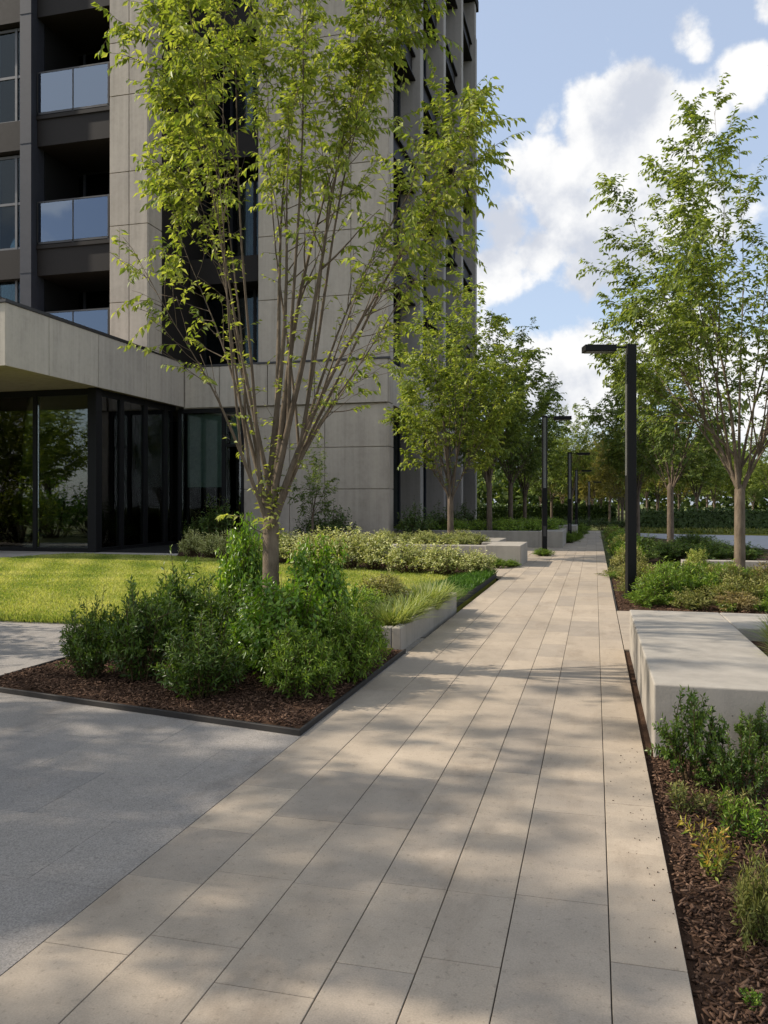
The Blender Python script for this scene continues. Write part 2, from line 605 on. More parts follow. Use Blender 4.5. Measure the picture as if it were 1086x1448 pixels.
# path: seven strips of slabs with staggered cross joints
JX = [-1.83, -1.498, -1.156, -0.821, -0.555, -0.294, 0.049, 0.29]
mb = MB()
for i in range(7):
    x0, x1 = JX[i] + 0.002, JX[i + 1] - 0.002
    y = 0.6 + random.uniform(0, .6)
    wide = x1 - x0
    while y < 46:
        L = random.choice((0.5, 0.6, 0.72, 0.85)) * random.uniform(.95, 1.05)
        g = 0.0016
        t = min(1, max(0, random.gauss(.52, .27)))
        mb.box(x0, x1, y + g, y + L - g, -0.06, random.uniform(-0.0012, 0.0), t)
        y += L
tagged(mb.build('path', M['slab'], bevel=0.0016, segs=1), kind='structure')
sheet('path_base', [(PL, 0.3), (PR, 0.3), (PR, 47), (PL, 47)], -0.012, M['joint'], thick=0.12)

# paved bays left of the path further back, and the paving behind the bench
mb = MB()
def pave(mb, x0, x1, y0, y1, dx, dy, z=0.0, gap=0.003, th=0.06):
    j = 0
    y = y0
    while y < y1 - .02:
        ye = min(y + dy, y1)
        x = x0 - (dx * .5 if j % 2 else 0)
        while x < x1 - .02:
            a, b_ = max(x, x0), min(x + dx, x1)
            if b_ - a > .02:
                mb.box(a + gap, b_ - gap, y + gap, ye - gap, z - th, z + random.uniform(-.001, 0), min(1, max(0, random.gauss(.5, .22))))
            x += dx
        y = ye
        j += 1
pave(mb, -3.1, PL - 0.004, 16.9, 46, 0.62, 0.9, -0.002)
pave(mb, PR + 0.004, 6.5, 8.74, 11.85, 1.1, 0.9, -0.002)
tagged(mb.build('side_paving', M['slab'], bevel=0.0025, segs=1), kind='structure')
sheet('side_paving_base', [(PR + .02, 8.7), (6.5, 8.7), (6.5, 11.86), (PR + .02, 11.86)], -0.014, M['joint'], thick=0.1)

# granite forecourt to the left
mb = MB()
pave(mb, -13.0, PL - 0.004, 0.4, 8.9, 0.9, 0.6, -0.003, 0.0011)
tagged(mb.build('granite_forecourt', M['granite'], bevel=0.0008, segs=1), kind='structure')
sheet('forecourt_base', [(-13, .4), (PL - .01, .4), (PL - .01, 9), (-13, 9)], -0.012, M['joint'], thick=0.1)

# walkway in front of the glazing
mb = MB()
pave(mb, -34, -7.0, 17.0, 26.85, 1.4, 1.2, 0.0, 0.004)
tagged(mb.build('walkway', M['walk'], bevel=0.003, segs=1), kind='structure')
sheet('walkway_base', [(-34, 17), (-7, 17), (-7, 26.8), (-34, 26.8)], -0.014, M['joint'], thick=0.1)

# soil of the planted beds
BED = [(-1.84, 4.96), (-1.84, 8.0), (-4.9, 8.0), (-4.9, 5.57)]
sheet('left_bed_soil', [(-1.86, 4.99), (-1.86, 8.0), (-4.88, 8.0), (-4.88, 5.6)], 0.022, M['soil'], thick=0.03)
sheet('right_bed_soil', [(PR + .0015, .2), (4.5, .2), (4.5, 5.2), (PR + .0015, 5.2)], -0.035, M['soil'], thick=0.1)
sheet('bench_gap_soil', [(PR + .002, 5.2), (.36, 5.2), (.36, 8.72), (PR + .002, 8.72)], -0.018, M['soil'], thick=0.05)
sheet('meadow_bed_soil', [(PR + .03, 11.87), (9, 11.87), (9, 20.3), (PR + .25, 20.3), (PR + .03, 16.5)], -0.01, M['soil'], thick=0.12)
sheet('far_bed_soil', [(.6, 20.75), (5.2, 20.75), (6.2, 27), (5.0, 31), (0.9, 42), (.6, 42)], -0.01, M['soil'], thick=0.12)
SB = [ground(250, 787), ground(330, 797), ground(470, 808), ground(665, 817), ground(690, 803), ground(560, 775), ground(400, 772), ground(260, 778)]
sheet('shrub_row_soil', [(p.x, p.y) for p in SB], 0.034, M['soil'], thick=0.04)
sheet('wall_bed_soil', [(-13.2, 25.1), (-3.2, 23.5), (-3.2, 46), (-6.75, 46), (-6.75, 26.8), (-13.2, 26.8)], 0.03, M['soil'], thick=0.05)

# lawn: soil sheet, kerb-less, then blades
LAWN = [(-11.9, 8.95), (-7.2, 8.85), (-6.2, 8.9), (-5.55, 8.75), (-5.15, 8.3), (-4.93, 8.0), (-1.98, 8.02), (-1.98, 16.9)]
LAWN += [(p.x, p.y) for p in (ground(640, 813), ground(560, 808), ground(470, 803), ground(330, 794), ground(240, 788), ground(100, 784.5), ground(0, 791))] + [(-20, 15.0)]
sheet('lawn', LAWN, 0.03, M['turf'], thick=0.15)
sheet('road', [(5.6, 20.9), (60, 19), (60, 40.5), (14, 40.2), (4.6, 42.5), (1.5, 44.0), (1.2, 40), (5.4, 30), (6.7, 27)], -0.02, M['road'], thick=0.12)
sheet('verge', [(1.5, 44.2), (4.6, 42.7), (14, 40.4), (60, 40.7), (60, 48), (1.5, 48)], 0.02, M['turf'], thick=0.15)
sheet('road_island', [(13.6 + 3.2 * math.cos(a), 32 + 2.2 * math.sin(a)) for a in np.linspace(0, 2 * math.pi, 28)[:-1]], 0.1, M['soil'], thick=0.2)


def in_poly(P, poly):
    x, y = P[:, 0], P[:, 1]
    inside = np.zeros(len(P), bool)
    n = len(poly)
    for i in range(n):
        x0, y0 = poly[i][0], poly[i][1]
        x1, y1 = poly[(i + 1) % n][0], poly[(i + 1) % n][1]
        c = ((y0 > y) != (y1 > y)) & (x < (x1 - x0) * (y - y0) / (y1 - y0 + 1e-12) + x0)
        inside ^= c
    return inside


def scatter(poly, n, rng):
    a = np.array([(p[0], p[1]) for p in poly])
    lo, hi = a.min(0), a.max(0)
    out = np.zeros((0, 2))
    while len(out) < n:
        P = rng.uniform(lo, hi, (n * 2, 2))
        out = np.concatenate([out, P[in_poly(P, poly)]])
    return out[:n]


def blade_field(name, poly, n, z, h, w, material, tint0=.5, seed=1, patch=0.25):
    r = np.random.default_rng(seed)
    P = scatter(poly, n, r)
    # more blades near the viewer: drop far ones at random, keep wider
    d = np.hypot(P[:, 0], P[:, 1])
    n = len(P)
    base = np.column_stack([P, np.full(n, z)])
    th = r.uniform(0, 2 * math.pi, n)
    lean = r.uniform(.1, .9, n)
    dirs = np.column_stack([np.cos(th) * lean, np.sin(th) * lean, np.ones(n)])
    th2 = r.uniform(0, 2 * math.pi, n)
    up = np.column_stack([np.cos(th2), np.sin(th2), np.zeros(n)])
    pt = np.sin(P[:, 0] * 1.7 + np.sin(P[:, 1] * 1.1) * 2) * np.sin(P[:, 1] * 2.1 + P[:, 0] * .6) + .6 * np.sin(P[:, 0] * 5.3 + P[:, 1] * 3.1)
    tint = tint0 + patch * .5 * pt + r.normal(0, .17, n)
    L = h * r.uniform(.6, 1.3, n) * (1 + .15 * pt)
    me = leaf_mesh(name, base, dirs, up, L, w * r.uniform(.7, 1.3, n) * np.clip(d / 11, .8, 1.8), tint, fold=.1, droop=.25, wide=.35)
    return tagged(put(name, me, material), kind='stuff')


blade_field('lawn_grass', LAWN, 150000, 0.03, 0.042, 0.011, M['lawn'], .5, 3, .5)
blade_field('lawn_edge_grass', [(-11.9, 9.1), (-7.2, 9.0), (-6.2, 9.05), (-5.5, 8.85), (-5.05, 8.4), (-4.8, 8.02), (-4.97, 7.96), (-5.24, 8.25), (-5.62, 8.66), (-6.2, 8.8), (-7.2, 8.75), (-11.9, 8.85)], 5000, 0.0, 0.085, 0.012, M['lawn'], .3, 4, .4)
STRIP = [(-2.75, 11.6), (-1.99, 11.6), (-1.99, 16.8), (-2.35, 16.9), (-2.6, 15)]
blade_field('edge_grass', STRIP, 9000, 0.03, 0.13, 0.016, M['lush'], .5, 5)
blade_field('verge_grass', [(1.5, 44.2), (4.6, 42.7), (14, 40.4), (40, 40.7), (40, 46), (1.5, 46)], 12000, 0.02, 0.22, 0.09, M['olive'], .4, 6)


def chips(name, poly, n, z, seed, big=1.0):
    r = np.random.default_rng(seed)
    P = scatter(poly, n, r)
    n = len(P)
    L = r.uniform(.010, .038, n) * big
    W = r.uniform(.0035, .009, n) * big
    T = r.uniform(.003, .006, n) * big
    th = r.uniform(0, 2 * math.pi, n)
    pit = r.normal(0, .35, n)
    roll = r.normal(0, .5, n)
    ax = np.column_stack([np.cos(th) * np.cos(pit), np.sin(th) * np.cos(pit), np.sin(pit)])
    sd = np.column_stack([-np.sin(th), np.cos(th), roll * .6])
    sd /= np.linalg.norm(sd, axis=1, keepdims=True)
    nr = np.cross(ax, sd)
    nr /= np.linalg.norm(nr, axis=1, keepdims=True)
    mound = .012 * np.sin(P[:, 0] * 7) * np.sin(P[:, 1] * 6)
    c = np.column_stack([P, z + mound + r.uniform(0, .022, n) * big])
    corners = []
    for sx, sy, sz in ((-1, -.6, -1), (1, -.5, -1), (1, .5, -1), (-1, .6, -1), (-.9, -.5, 1), (.85, -.35, 1), (.9, .4, 1), (-.95, .5, 1)):
        corners.append(c + ax * (sx * L / 2)[:, None] + sd * (sy * W)[:, None] + nr * (sz * T / 2)[:, None])
    V = np.stack(corners, 1).reshape(-1, 3)
    i = np.arange(n)[:, None] * 8
    q = np.array([(0, 3, 2, 1), (4, 5, 6, 7), (0, 1, 5, 4), (1, 2, 6, 5), (2, 3, 7, 6), (3, 0, 4, 7)])
    F = (i[:, :, None] + q[None]).reshape(-1, 4)
    tint = np.repeat(np.clip(r.beta(1.6, 2.2, n), 0, 1), 6)
    return tagged(put(name, mesh_np(name, V, F, tint), M['chip']), kind='stuff')


chips('left_bed_mulch', [(-1.88, 5.02), (-1.88, 7.9), (-4.86, 7.9), (-4.86, 5.62)], 17000, 0.022, 11, 1.15)
chips('right_bed_mulch', [(PR + .018, 1.2), (2.6, 1.2), (2.6, 5.16), (PR + .018, 5.16)], 30000, -0.035, 12)
chips('meadow_bed_mulch', [(PR + .04, 11.9), (6, 11.9), (6, 14.5), (PR + .04, 14.5)], 4000, -0.01, 13, 1.5)
chips('shrub_row_mulch', [(p.x, p.y) for p in SB], 3000, 0.034, 14, 1.6)
# crumbs of bark blown on to the slabs beside the right bed
P_ = [(PR - .34 * abs(random.gauss(0, .30)), random.uniform(2.9, 5.2)) for _ in range(60)]
mb = MB()
for (x, y) in P_:
    if x > PR: continue
    l, a = random.uniform(.0015, .005), random.uniform(0, 3.1)
    c_, s_ = math.cos(a) * l, math.sin(a) * l
    mb.prism([(x - c_, y - s_), (x + s_ * .4, y - c_ * .4), (x + c_, y + s_), (x - s_ * .4, y + c_ * .4)], 0.0005, random.uniform(.002, .005), random.random() * .6)
tagged(mb.build('bark_crumbs', M['chip']), kind='stuff')

# ================================================================== BUILDING
bld = thing('apartment_building', 'tall concrete apartment tower with dark balconies, projecting canopy and glazed ground floor', 'building', (-14.5, 27.0, 0))
bld['world_parts'] = 1
FL = [10.48, 15.0, 19.52, 24.04, 28.56]
TOP = 31.0


def panel_grid_y(mb, xs, zs, y, th=.045, gap=.026):
    for i in range(len(xs) - 1):
        for j in range(len(zs) - 1):
            mb.box(xs[i] + gap / 2, xs[i + 1] - gap / 2, y - th, y, zs[j] + gap / 2, zs[j + 1] - gap / 2, min(1, max(0, random.gauss(.5, .16))))


def panel_grid_x(mb, ys, zs, x, th=.045, gap=.026):
    for i in range(len(ys) - 1):
        for j in range(len(zs) - 1):
            mb.box(x, x + th, ys[i] + gap / 2, ys[i + 1] - gap / 2, zs[j] + gap / 2, zs[j + 1] - gap / 2, min(1, max(0, random.gauss(.5, .16))))


# concrete pier wall facing the garden
b = MB()
b.box(-11.6, -7.75, 26.93, 29, 6.45, TOP)
b.box(-12.15, -7.75, 26.93, 29, 0, 6.45)
b.box(-7.75, -6.83, 26.93, 27.5, 0, TOP)
zu = [6.45] + [6.45 + 2.26 * k for k in range(1, 11)] + [TOP]
panel_grid_y(b, [-11.6, -9.45, -8.15, -6.8], zu, 26.93)
panel_grid_y(b, [-12.15, -11.2, -9.45, -6.8], [4.95, 6.45], 26.93, .15, .03)
panel_grid_y(b, [-12.15, -10.4, -9.1, -6.8], [0, 2.0, 3.45, 4.95], 26.93)
panel_grid_x(b, [26.9, 27.5], [0, 2.0, 3.45, 4.95, 6.45] + zu[1:], -6.83)
b.build('wall', M['wall'], bld, bevel=.006, segs=1)
# side facade: deep piers
for y in (32.0, 37.2, 42.4, 47.6):
    b = MB()
    b.box(-7.75, -6.83, y, y + .6, 0, TOP, .35)
    panel_grid_x(b, [y, y + .6], [0, 3.45, 6.45] + zu[2::2], -6.83)
    b.build('pier', M['fin'], bld, bevel=.006, segs=1)
b = MB()
for y0, y1 in ((27.5, 32), (32.6, 37.2), (37.8, 42.4), (43, 47.6)):
    panel_grid_x(b, [y0 + .01, (y0 + y1) / 2, y1 - .01], [4.95, 6.45], -7.2, .34)
b.build('side_fascia', M['fascia'], bld)
b = MB()
for y0, y1 in ((27.5, 32), (32.6, 37.2), (37.8, 42.4), (43, 47.6)):
    for z in FL:
        b = MB()
        b.box(-7.7, -7.12, y0 + .002, y1 - .002, z - 1.0, z)
        b.box(-7.12, -6.98, y0 + .002, y1 - .002, z - .06, z + .02)
        b.box(-7.12, -6.98, y0 + .002, y1 - .002, z - 1.02, z - .95)
        b.build('spandrel', M['spandrel'], bld)
b = MB()
zl = [0, 4.95] + [f for f in FL]
for y0, y1 in ((27.5, 32), (32.6, 37.2), (37.8, 42.4), (43, 47.6)):
    for yy in (y0 + .06, y0 + (y1 - y0) * .36, y0 + (y1 - y0) * .7, y1 - .06):
        b.box(-7.72, -7.6, yy - .05, yy + .05, .05, TOP)
b.build('mullion', M['mullion'], bld)
for y0, y1 in ((27.5, 32), (32.6, 37.2), (37.8, 42.4), (43, 47.6)):
    zz = [.1, 4.9] + [v for f in FL for v in (f - 1.0, f)] + [TOP]
    zz = [.1, 4.9, 6.45, FL[0] - 1.0, FL[0], FL[1] - 1, FL[1], FL[2] - 1, FL[2], FL[3] - 1, FL[3], FL[4] - 1, FL[4], TOP - .1]
    for k in range(0, len(zz), 2):
        MB().box(-7.69, -7.65, y0 + .02, y1 - .02, zz[k] + .01, zz[k + 1] - .01).build('side_window', M['winglass'], bld)
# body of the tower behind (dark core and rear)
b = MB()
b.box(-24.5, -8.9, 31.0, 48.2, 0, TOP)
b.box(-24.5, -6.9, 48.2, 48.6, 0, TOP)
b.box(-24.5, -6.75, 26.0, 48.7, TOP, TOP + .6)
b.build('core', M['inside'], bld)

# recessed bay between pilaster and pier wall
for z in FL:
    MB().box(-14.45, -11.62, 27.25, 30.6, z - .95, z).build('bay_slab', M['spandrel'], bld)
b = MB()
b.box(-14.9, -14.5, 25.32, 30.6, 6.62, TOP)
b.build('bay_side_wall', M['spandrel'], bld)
b = MB()
zz = [6.5, FL[0] - .95, FL[0], FL[1] - .95, FL[1], FL[2] - .95, FL[2], FL[3] - .95, FL[3], FL[4] - .95]
for k in range(0, len(zz), 2):
    for x in (-14.4, -13.3, -12.35, -11.68):
        b.box(x - .05, x + .05, 28.3, 28.42, zz[k], zz[k + 1])
b.build('bay_mullion', M['black'], bld)
for k in range(0, len(zz), 2):
    MB().box(-14.44, -11.63, 28.34, 28.38, zz[k] + .02, zz[k + 1] - .02).build('bay_window', M['winglass'], bld)
    c = MB()
    for q in range(9):
        x = -12.95 + q * .12
        c.box(x, x + .075, 28.75 + (q % 2) * .04, 28.8 + (q % 2) * .04, zz[k] + .05, zz[k + 1] - .06)
    c.build('blind', M['blind'], bld)

# left wing: pilaster, balcony bay, metal column, window bay
b = MB()
b.box(-15.95, -14.53, 24.43, 25.3, 6.62, TOP)
panel_grid_y(b, [-15.95, -15.2, -14.5], [6.62, 8.3, 10.9, 12.7, 15.3, 17.1, 19.7, 22, 26, TOP], 24.43)
panel_grid_x(b, [24.4, 25.3], [6.62, 8.3, 10.9, 13.2, 15.3, 17.6, 19.7, 22, 26, TOP], -14.53)
b.build('pilaster', M['wall'], bld, bevel=.006, segs=1)
b = MB()
b.box(-19.35, -18.9, 24.2, 24.9, 6.62, TOP)
for z in (9.5, 14.0, 18.5):
    b.box(-19.36, -18.89, 24.19, 24.3, z, z + .02)
b.build('metal_column', M['mullion'], bld)
for z in FL:
    b = MB()
    b.box(-18.88, -15.97, 24.5, 26.9, z - 1.02, z)
    b.box(-18.88, -15.97, 24.44, 24.56, z - .10, z + .03)
    b.build('balcony_slab', M['spandrel'], bld)
    MB().box(-24.5, -19.37, 24.5, 26.9, z - 1.05, z - .02).build('spandrel', M['spandrel'], bld)
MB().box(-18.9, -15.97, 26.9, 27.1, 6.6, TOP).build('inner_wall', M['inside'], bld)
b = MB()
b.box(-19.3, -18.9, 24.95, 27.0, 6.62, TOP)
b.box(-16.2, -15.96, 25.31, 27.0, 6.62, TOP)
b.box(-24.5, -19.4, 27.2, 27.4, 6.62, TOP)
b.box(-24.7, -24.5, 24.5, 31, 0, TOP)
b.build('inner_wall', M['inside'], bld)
for z in [6.62] + FL[:4]:
    r = MB()
    r.box(-18.85, -16.0, 24.45, 24.50, z + 1.50, z + 1.55)
    r.box(-18.85, -16.0, 24.45, 24.50, z + .06, z + .13)
    for x in (-18.83, -17.42, -16.04):
        r.box(x - .02, x + .02, 24.45, 24.50, z + .03, z + 1.5)
    rr = r.build('balcony_rail', M['metal'], bld)
    for x0, x1 in ((-18.80, -17.45), (-17.39, -16.07)):
        MB().box(x0, x1, 24.46, 24.485, z + .14, z + 1.49).build('glass_pane', M['railglass'], rr)
    door = MB()
    for x in (-18.6, -17.5, -16.5):
        door.box(x - .05, x + .05, 26.8, 26.88, z + .02, z + 3.4)
    door.build('balcony_door', M['mullion'], bld)
    MB().box(-18.85, -16.25, 26.83, 26.86, z + .05, z + 3.38).build('balcony_glass', M['winglass'], bld)
for z in [6.62] + FL[:4]:
    fr = MB()
    z0, z1 = z + .05, z + 3.42
    for x in (-24.4, -22.9, -21.4, -20.75, -19.95, -19.42):
        fr.box(x - .045, x + .045, 24.75, 24.86, z0, z1)
    for q in (z0, z0 + 1.6, z1 - .09):
        fr.box(-24.4, -19.42, 24.76, 24.85, q, q + .09)
    f_ = fr.build('window', M['frame'], bld)
    MB().box(-24.38, -19.43, 24.79, 24.82, z0 + .02, z1 - .02).build('pane', M['winglass'], f_)
    c = MB()
    for q in range(10):
        x = -21.3 + q * .16
        c.box(x, x + .1, 25.2 + (q % 2) * .05, 25.25 + (q % 2) * .05, z0 + .1, z1 - .1)
    c.build('blind', M['blind'], bld)

# canopy: fascia panels, soffit slab, coping and low glass guard
b = MB()
b.box(-30, -14.54, 17.64, 26.85, 5.05, 6.45)
b.box(-14.54, -12.16, 26.94, 30.9, 4.95, 6.4)
b.box(-30, -14.9, 26.86, 30.9, 4.95, 6.4)
b.build('canopy', M['wall'], bld)
b = MB()
panel_grid_x(b, [17.6, 19.3, 21.6, 24.3, 26.87], [5.0, 6.62], -14.54, .045, .022)
panel_grid_y(b, [-30, -27, -24, -21, -18, -14.5], [5.0, 6.62], 17.64, .045, .022)
panel_grid_y(b, [-14.48, -13.1, -12.16], [4.97, 6.45], 26.93, .045, .022)
b.build('canopy_fascia', M['fascia'], bld, bevel=.004, segs=1)
b = MB()
b.box(-14.72, -14.46, 17.55, 24.38, 6.622, 6.69)
b.box(-30, -14.72, 17.55, 17.8, 6.622, 6.69)
b.box(-14.48, -11.62, 26.86, 27.2, 6.452, 6.52)
b.box(-11.6, -6.72, 26.74, 26.88, 6.44, 6.50)
b.box(-14.9, -14.46, 24.38, 26.86, 6.622, 6.66)
b.build('coping', M['metal'], bld)
b = MB()
b.box(-15.02, -14.98, 17.9, 24.2, 6.86, 6.89)
for y in (17.9, 20, 22.1, 24.2):
    b.box(-15.02, -14.98, y - .02, y + .02, 6.45, 6.86)
g_ = b.build('terrace_guard', M['metal'], bld)
MB().box(-15.012, -14.988, 17.9, 24.2, 6.5, 6.85).build('glass_pane', M['railglass'], g_)

# lobby glazing
b = MB()
for x in (-17.0, -19.1, -21.2, -23.3, -25.4, -27.5, -29.6):
    b.box(x - .07, x + .07, 21.93, 22.07, 0, 5.04)
b.box(-15.05, -14.75, 21.85, 22.15, 0, 5.045)
b.box(-30, -14.9, 21.94, 22.06, 4.85, 5.04)
b.box(-30, -14.9, 21.94, 22.06, 0, .12)
for y in (23.4, 24.85, 26.2):
    b.box(-14.97, -14.83, y - .11, y + .11, 0, 5.04)
b.box(-14.96, -14.84, 22.1, 26.9, 4.85, 5.04)
b.box(-14.96, -14.84, 22.1, 26.9, 0, .12)
for x in (-14.72, -12.97, -12.22):
    b.box(x - .07, x + .07, 26.95, 27.07, 0, 4.95)
b.box(-14.8, -12.16, 26.96, 27.06, 4.8, 4.95)
b.box(-14.8, -12.16, 26.96, 27.06, 0, .12)
b.box(-12.97, -12.22, 26.97, 27.05, 3.55, 3.65)
b.build('lobby_frame', M['black'], bld)
xs = [-29.6, -27.5, -25.4, -23.3, -21.2, -19.1, -17.0, -15.0]
for i in range(len(xs) - 1):
    MB().box(xs[i] + .075, xs[i + 1] - .075, 21.99, 22.01, .125, 4.845).build('lobby_pane', M['lobbyglass'], bld)
ys = [22.1, 23.4, 24.85, 26.2, 26.9]
for i in range(len(ys) - 1):
    MB().box(-14.91, -14.89, ys[i] + .115, ys[i + 1] - .115, .125, 4.845).build('lobby_pane', M['lobbyglass'], bld)
MB().box(-14.64, -13.05, 27.0, 27.02, .125, 4.79).build('lobby_pane', M['lobbyglass'], bld)
MB().box(-12.89, -12.3, 27.0, 27.02, .125, 3.54).build('lobby_pane', M['lobbyglass'], bld)
MB().box(-12.89, -12.3, 27.0, 27.02, 3.66, 4.79).build('lobby_pane', M['lobbyglass'], bld)
b = MB()
for (y, w_, z_) in ((22.3, .95, 2.5), (23.55, 1.15, 2.45), (25.0, 1.1, 2.3), (26.3, .55, 2.3)):
    b.box(-15.30, -15.27, y, y + w_, z_, 4.84)
b.box(-14.55, -13.1, 27.25, 27.28, 2.1, 4.78)
b.box(-12.9, -12.3, 27.4, 27.45, 3.6, 4.8)
b.build('lobby_blind', M['blind'], bld)
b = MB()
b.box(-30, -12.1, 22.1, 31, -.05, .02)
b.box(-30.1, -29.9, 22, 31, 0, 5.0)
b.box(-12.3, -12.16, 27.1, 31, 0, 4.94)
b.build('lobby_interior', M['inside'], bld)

# ================================================================== CONCRETE BENCHES, PLANTERS, EDGINGS
def ring_planter(name, label, cat, x0, x1, y0, y1, h, tl, tr, tf, tb, soil, mat=None, seams=True, soilmat=None):
    t = thing(name, label, cat, ((x0 + x1) / 2, (y0 + y1) / 2, 0))
    t['world_parts'] = 1
    g = .004
    b = MB()
    b.box(x0, x0 + tl - g, y0, y1, -.1, h, .55)
    b.box(x1 - tr + g, x1, y0, y1, -.1, h, .5)
    b.box(x0 + tl, x1 - tr, y1 - tb, y1, -.1, h, .62)
    b.box(x0 + tl, x1 - tr, y0, y0 + tf, -.1, h, .45)
    b.build('concrete_rim', mat or M['bench'], t, bevel=.012, segs=3)
    MB().box(x0 + tl + .002, x1 - tr - .002, y0 + tf + .002, y1 - tb - .002, -.1, soil).build('soil', soilmat or M['soil'], t)
    return t


ring_planter('planter_bench', 'large pale concrete planter bench in the right foreground with shadow stripes on top', 'bench',
             0.345, 3.7, 5.17, 8.72, 0.41, .86, .86, .84, 1.04, .30)
ring_planter('low_planter', 'low concrete planter box overflowing with pale grasses at the path edge behind the tree bed', 'planter',
             -3.1, -1.9, 8.02, 11.45, 0.24, .10, .10, .12, .12, .19)
t = thing('planter_bench', 'sunlit concrete block bench with long planter wall under the second tree from the left', 'bench', (-2.2, 20.4, 0))
t['world_parts'] = 1
b = MB()
b.box(-2.55, -1.70, 19.5, 21.5, -.1, .50, .7)
b.build('bench_block', M['bench'], t, bevel=.015, segs=3)
b = MB()
b.box(-7.2, -2.56, 19.75, 20.2, -.1, .47, .5)
b.box(-7.2, -6.85, 20.21, 24.5, -.1, .47, .5)
b.box(-2.9, -2.56, 21.51, 24.5, -.1, .47, .5)
b.box(-6.84, -2.91, 24.1, 24.5, -.1, .47, .5)
b.build('concrete_rim', M['bench'], t, bevel=.012, segs=3)
MB().box(-6.84, -2.58, 20.21, 24.08, -.1, .36).build('soil', M['soil'], t)
ring_planter('planter_bench', 'shaded concrete planter wall behind the second lamp post, with low green planting', 'bench',
             -7.5, -1.05, 28.2, 32.0, 0.55, .5, .8, .45, .4, .42)
ring_planter('planter_bench', 'far small concrete planter wall beside the third lamp post', 'bench',
             -4.5, -0.75, 35.5, 38.0, 0.55, .4, .6, .4, .4, .42)
# low pale stone blocks in front of the tower wall
t = MB()
t.box(-8.6, -7.5, 24.0, 24.45, 0, .42)
tagged(t.build('stone_bench', M['bench'], bevel=.02, segs=3), 'small pale stone seat in front of the tower wall behind the variegated shrubs', 'bench')
t = MB()
t.box(2.0, 9.6, 20.35, 20.7, -.1, .16)
tagged(t.build('kerb_wall', M['bench'], bevel=.012), 'low pale concrete kerb wall behind the meadow planting on the right', 'wall')

# steel edging round the left bed
t = MB()
def strip(mb, a, c, w, z0, z1):
    a, c = Vector((*a, 0)), Vector((*c, 0))
    d = (c - a).normalized()
    n = Vector((-d.y, d.x, 0)) * w / 2
    mb.prism([tuple((a + n).xy), tuple((a - n).xy), tuple((c - n).xy), tuple((c + n).xy)], z0, z1)
t.prism([(-1.842, 4.95), (-1.842, 7.99), (-1.862, 7.99), (-1.862, 4.985), (-4.89, 5.578), (-4.89, 7.9), (-4.91, 7.9), (-4.91, 5.56)], -.03, .036)
tagged(t.build('steel_edging', M['steel'], bevel=.003, segs=1), 'dark steel edging strip around the mulch bed of the front left tree', 'edging')
t = MB()
strip(t, (-1.975, 11.55), (-1.975, 16.85), .02, -.03, .07)
strip(t, (-2.75, 11.54), (-1.985, 11.54), .02, -.03, .07)
tagged(t.build('steel_edging', M['steel']), 'dark steel edging along the strip of long green grass beside the path', 'edging')
t = MB()
strip(t, (PR + .04, 11.86), (6.4, 11.86), .015, -.1, -.003)
strip(t, (PR + .012, 11.86), (PR + .012, 16.5), .015, -.1, .006)
tagged(t.build('steel_edging', M['steel']), 'thin dark edging in front of the meadow bed around the nearest lamp post', 'edging')


# ================================================================== LAMPS
def lamp_post(label, loc, rz, zs=1.0):
    t = thing('street_lamp', label, 'street lamp', loc, rz, 'black lamp posts along the path')
    h, w = 4.05, .072
    b = MB()
    b.box(-w, w, -w, w, -.12, h)
    b.build('pole', M['lamp'], t, bevel=.008)
    b = MB()
    b.box(-w * .55, w * .55, -w - .006, -w - .001, 1.95, h - .06)
    b.box(w + .001, w + .006, -w * .55, w * .55, 1.95, h - .06)
    b.build('light_strip', M['lens'], t)
    b = MB()
    b.box(-.12, .12, -.12, .12, -.05, .015)
    pl = b.build('base_plate', M['lamp'], t)
    for sx in (-.095, .095):
        for sy in (-.095, .095):
            MB().tube([(sx, sy, .0155), (sx, sy, .04)], .012, 6).build('bolt', M['metal'], pl)
    MB().box(-w * .6, w * .6, -w - .005, -w - .001, .55, .85).build('access_door', M['metal'], t)
    b = MB()
    b.box(w + .001, .34, -.018, .018, h - .055, h - .03)
    b.build('arm', M['lamp'], t)
    b = MB()
    b.box(.26, .76, -.13, .13, h - .12, h - .02)
    hd = b.build('lamp_head', M['lamp'], t, bevel=.006)
    MB().box(.30, .73, -.10, .10, h - .128, h - .121).build('lens', M['lens'], hd)
    t.scale = (1, 1, zs)
    return t


p = atd(892, 13.05)
lamp_post('nearest black lamp post, right of the path in the meadow bed', p, math.pi + YAW, 1.0)
p = atd(770, 23.65)
lamp_post('second black lamp post, left of the path beside the sunlit concrete block', p, YAW * .6)
p = atd(805.5, 31.5)
lamp_post('third black lamp post down the left side of the path', p, YAW * .5, .86)
p = atd(815, 42)
lamp_post('fourth lamp post down the left side of the path, before the far trees', p, 0, .80)
p = atd(833, 52)
lamp_post('farthest lamp post, small, near the end of the path', p, 0, .72)


# ================================================================== VEGETATION
def rv(rnd):
    while True:
        v = Vector((rnd.uniform(-1, 1), rnd.uniform(-1, 1), rnd.uniform(-1, 1)))
        if 0.05 < v.length < 1:
            return v.normalized()


class Leaves:
    def __init__(self):
        self.b, self.d, self.u, self.L, self.W, self.t = [], [], [], [], [], []

    def add(self, b, d, u, L, W, t):
        self.b.append(b[:]); self.d.append(d[:]); self.u.append(u[:])
        self.L.append(L); self.W.append(W); self.t.append(t)

    def mesh(self, name, **kw):
        return leaf_mesh(name, self.b, self.d, self.u, self.L, self.W, np.array(self.t), **kw)


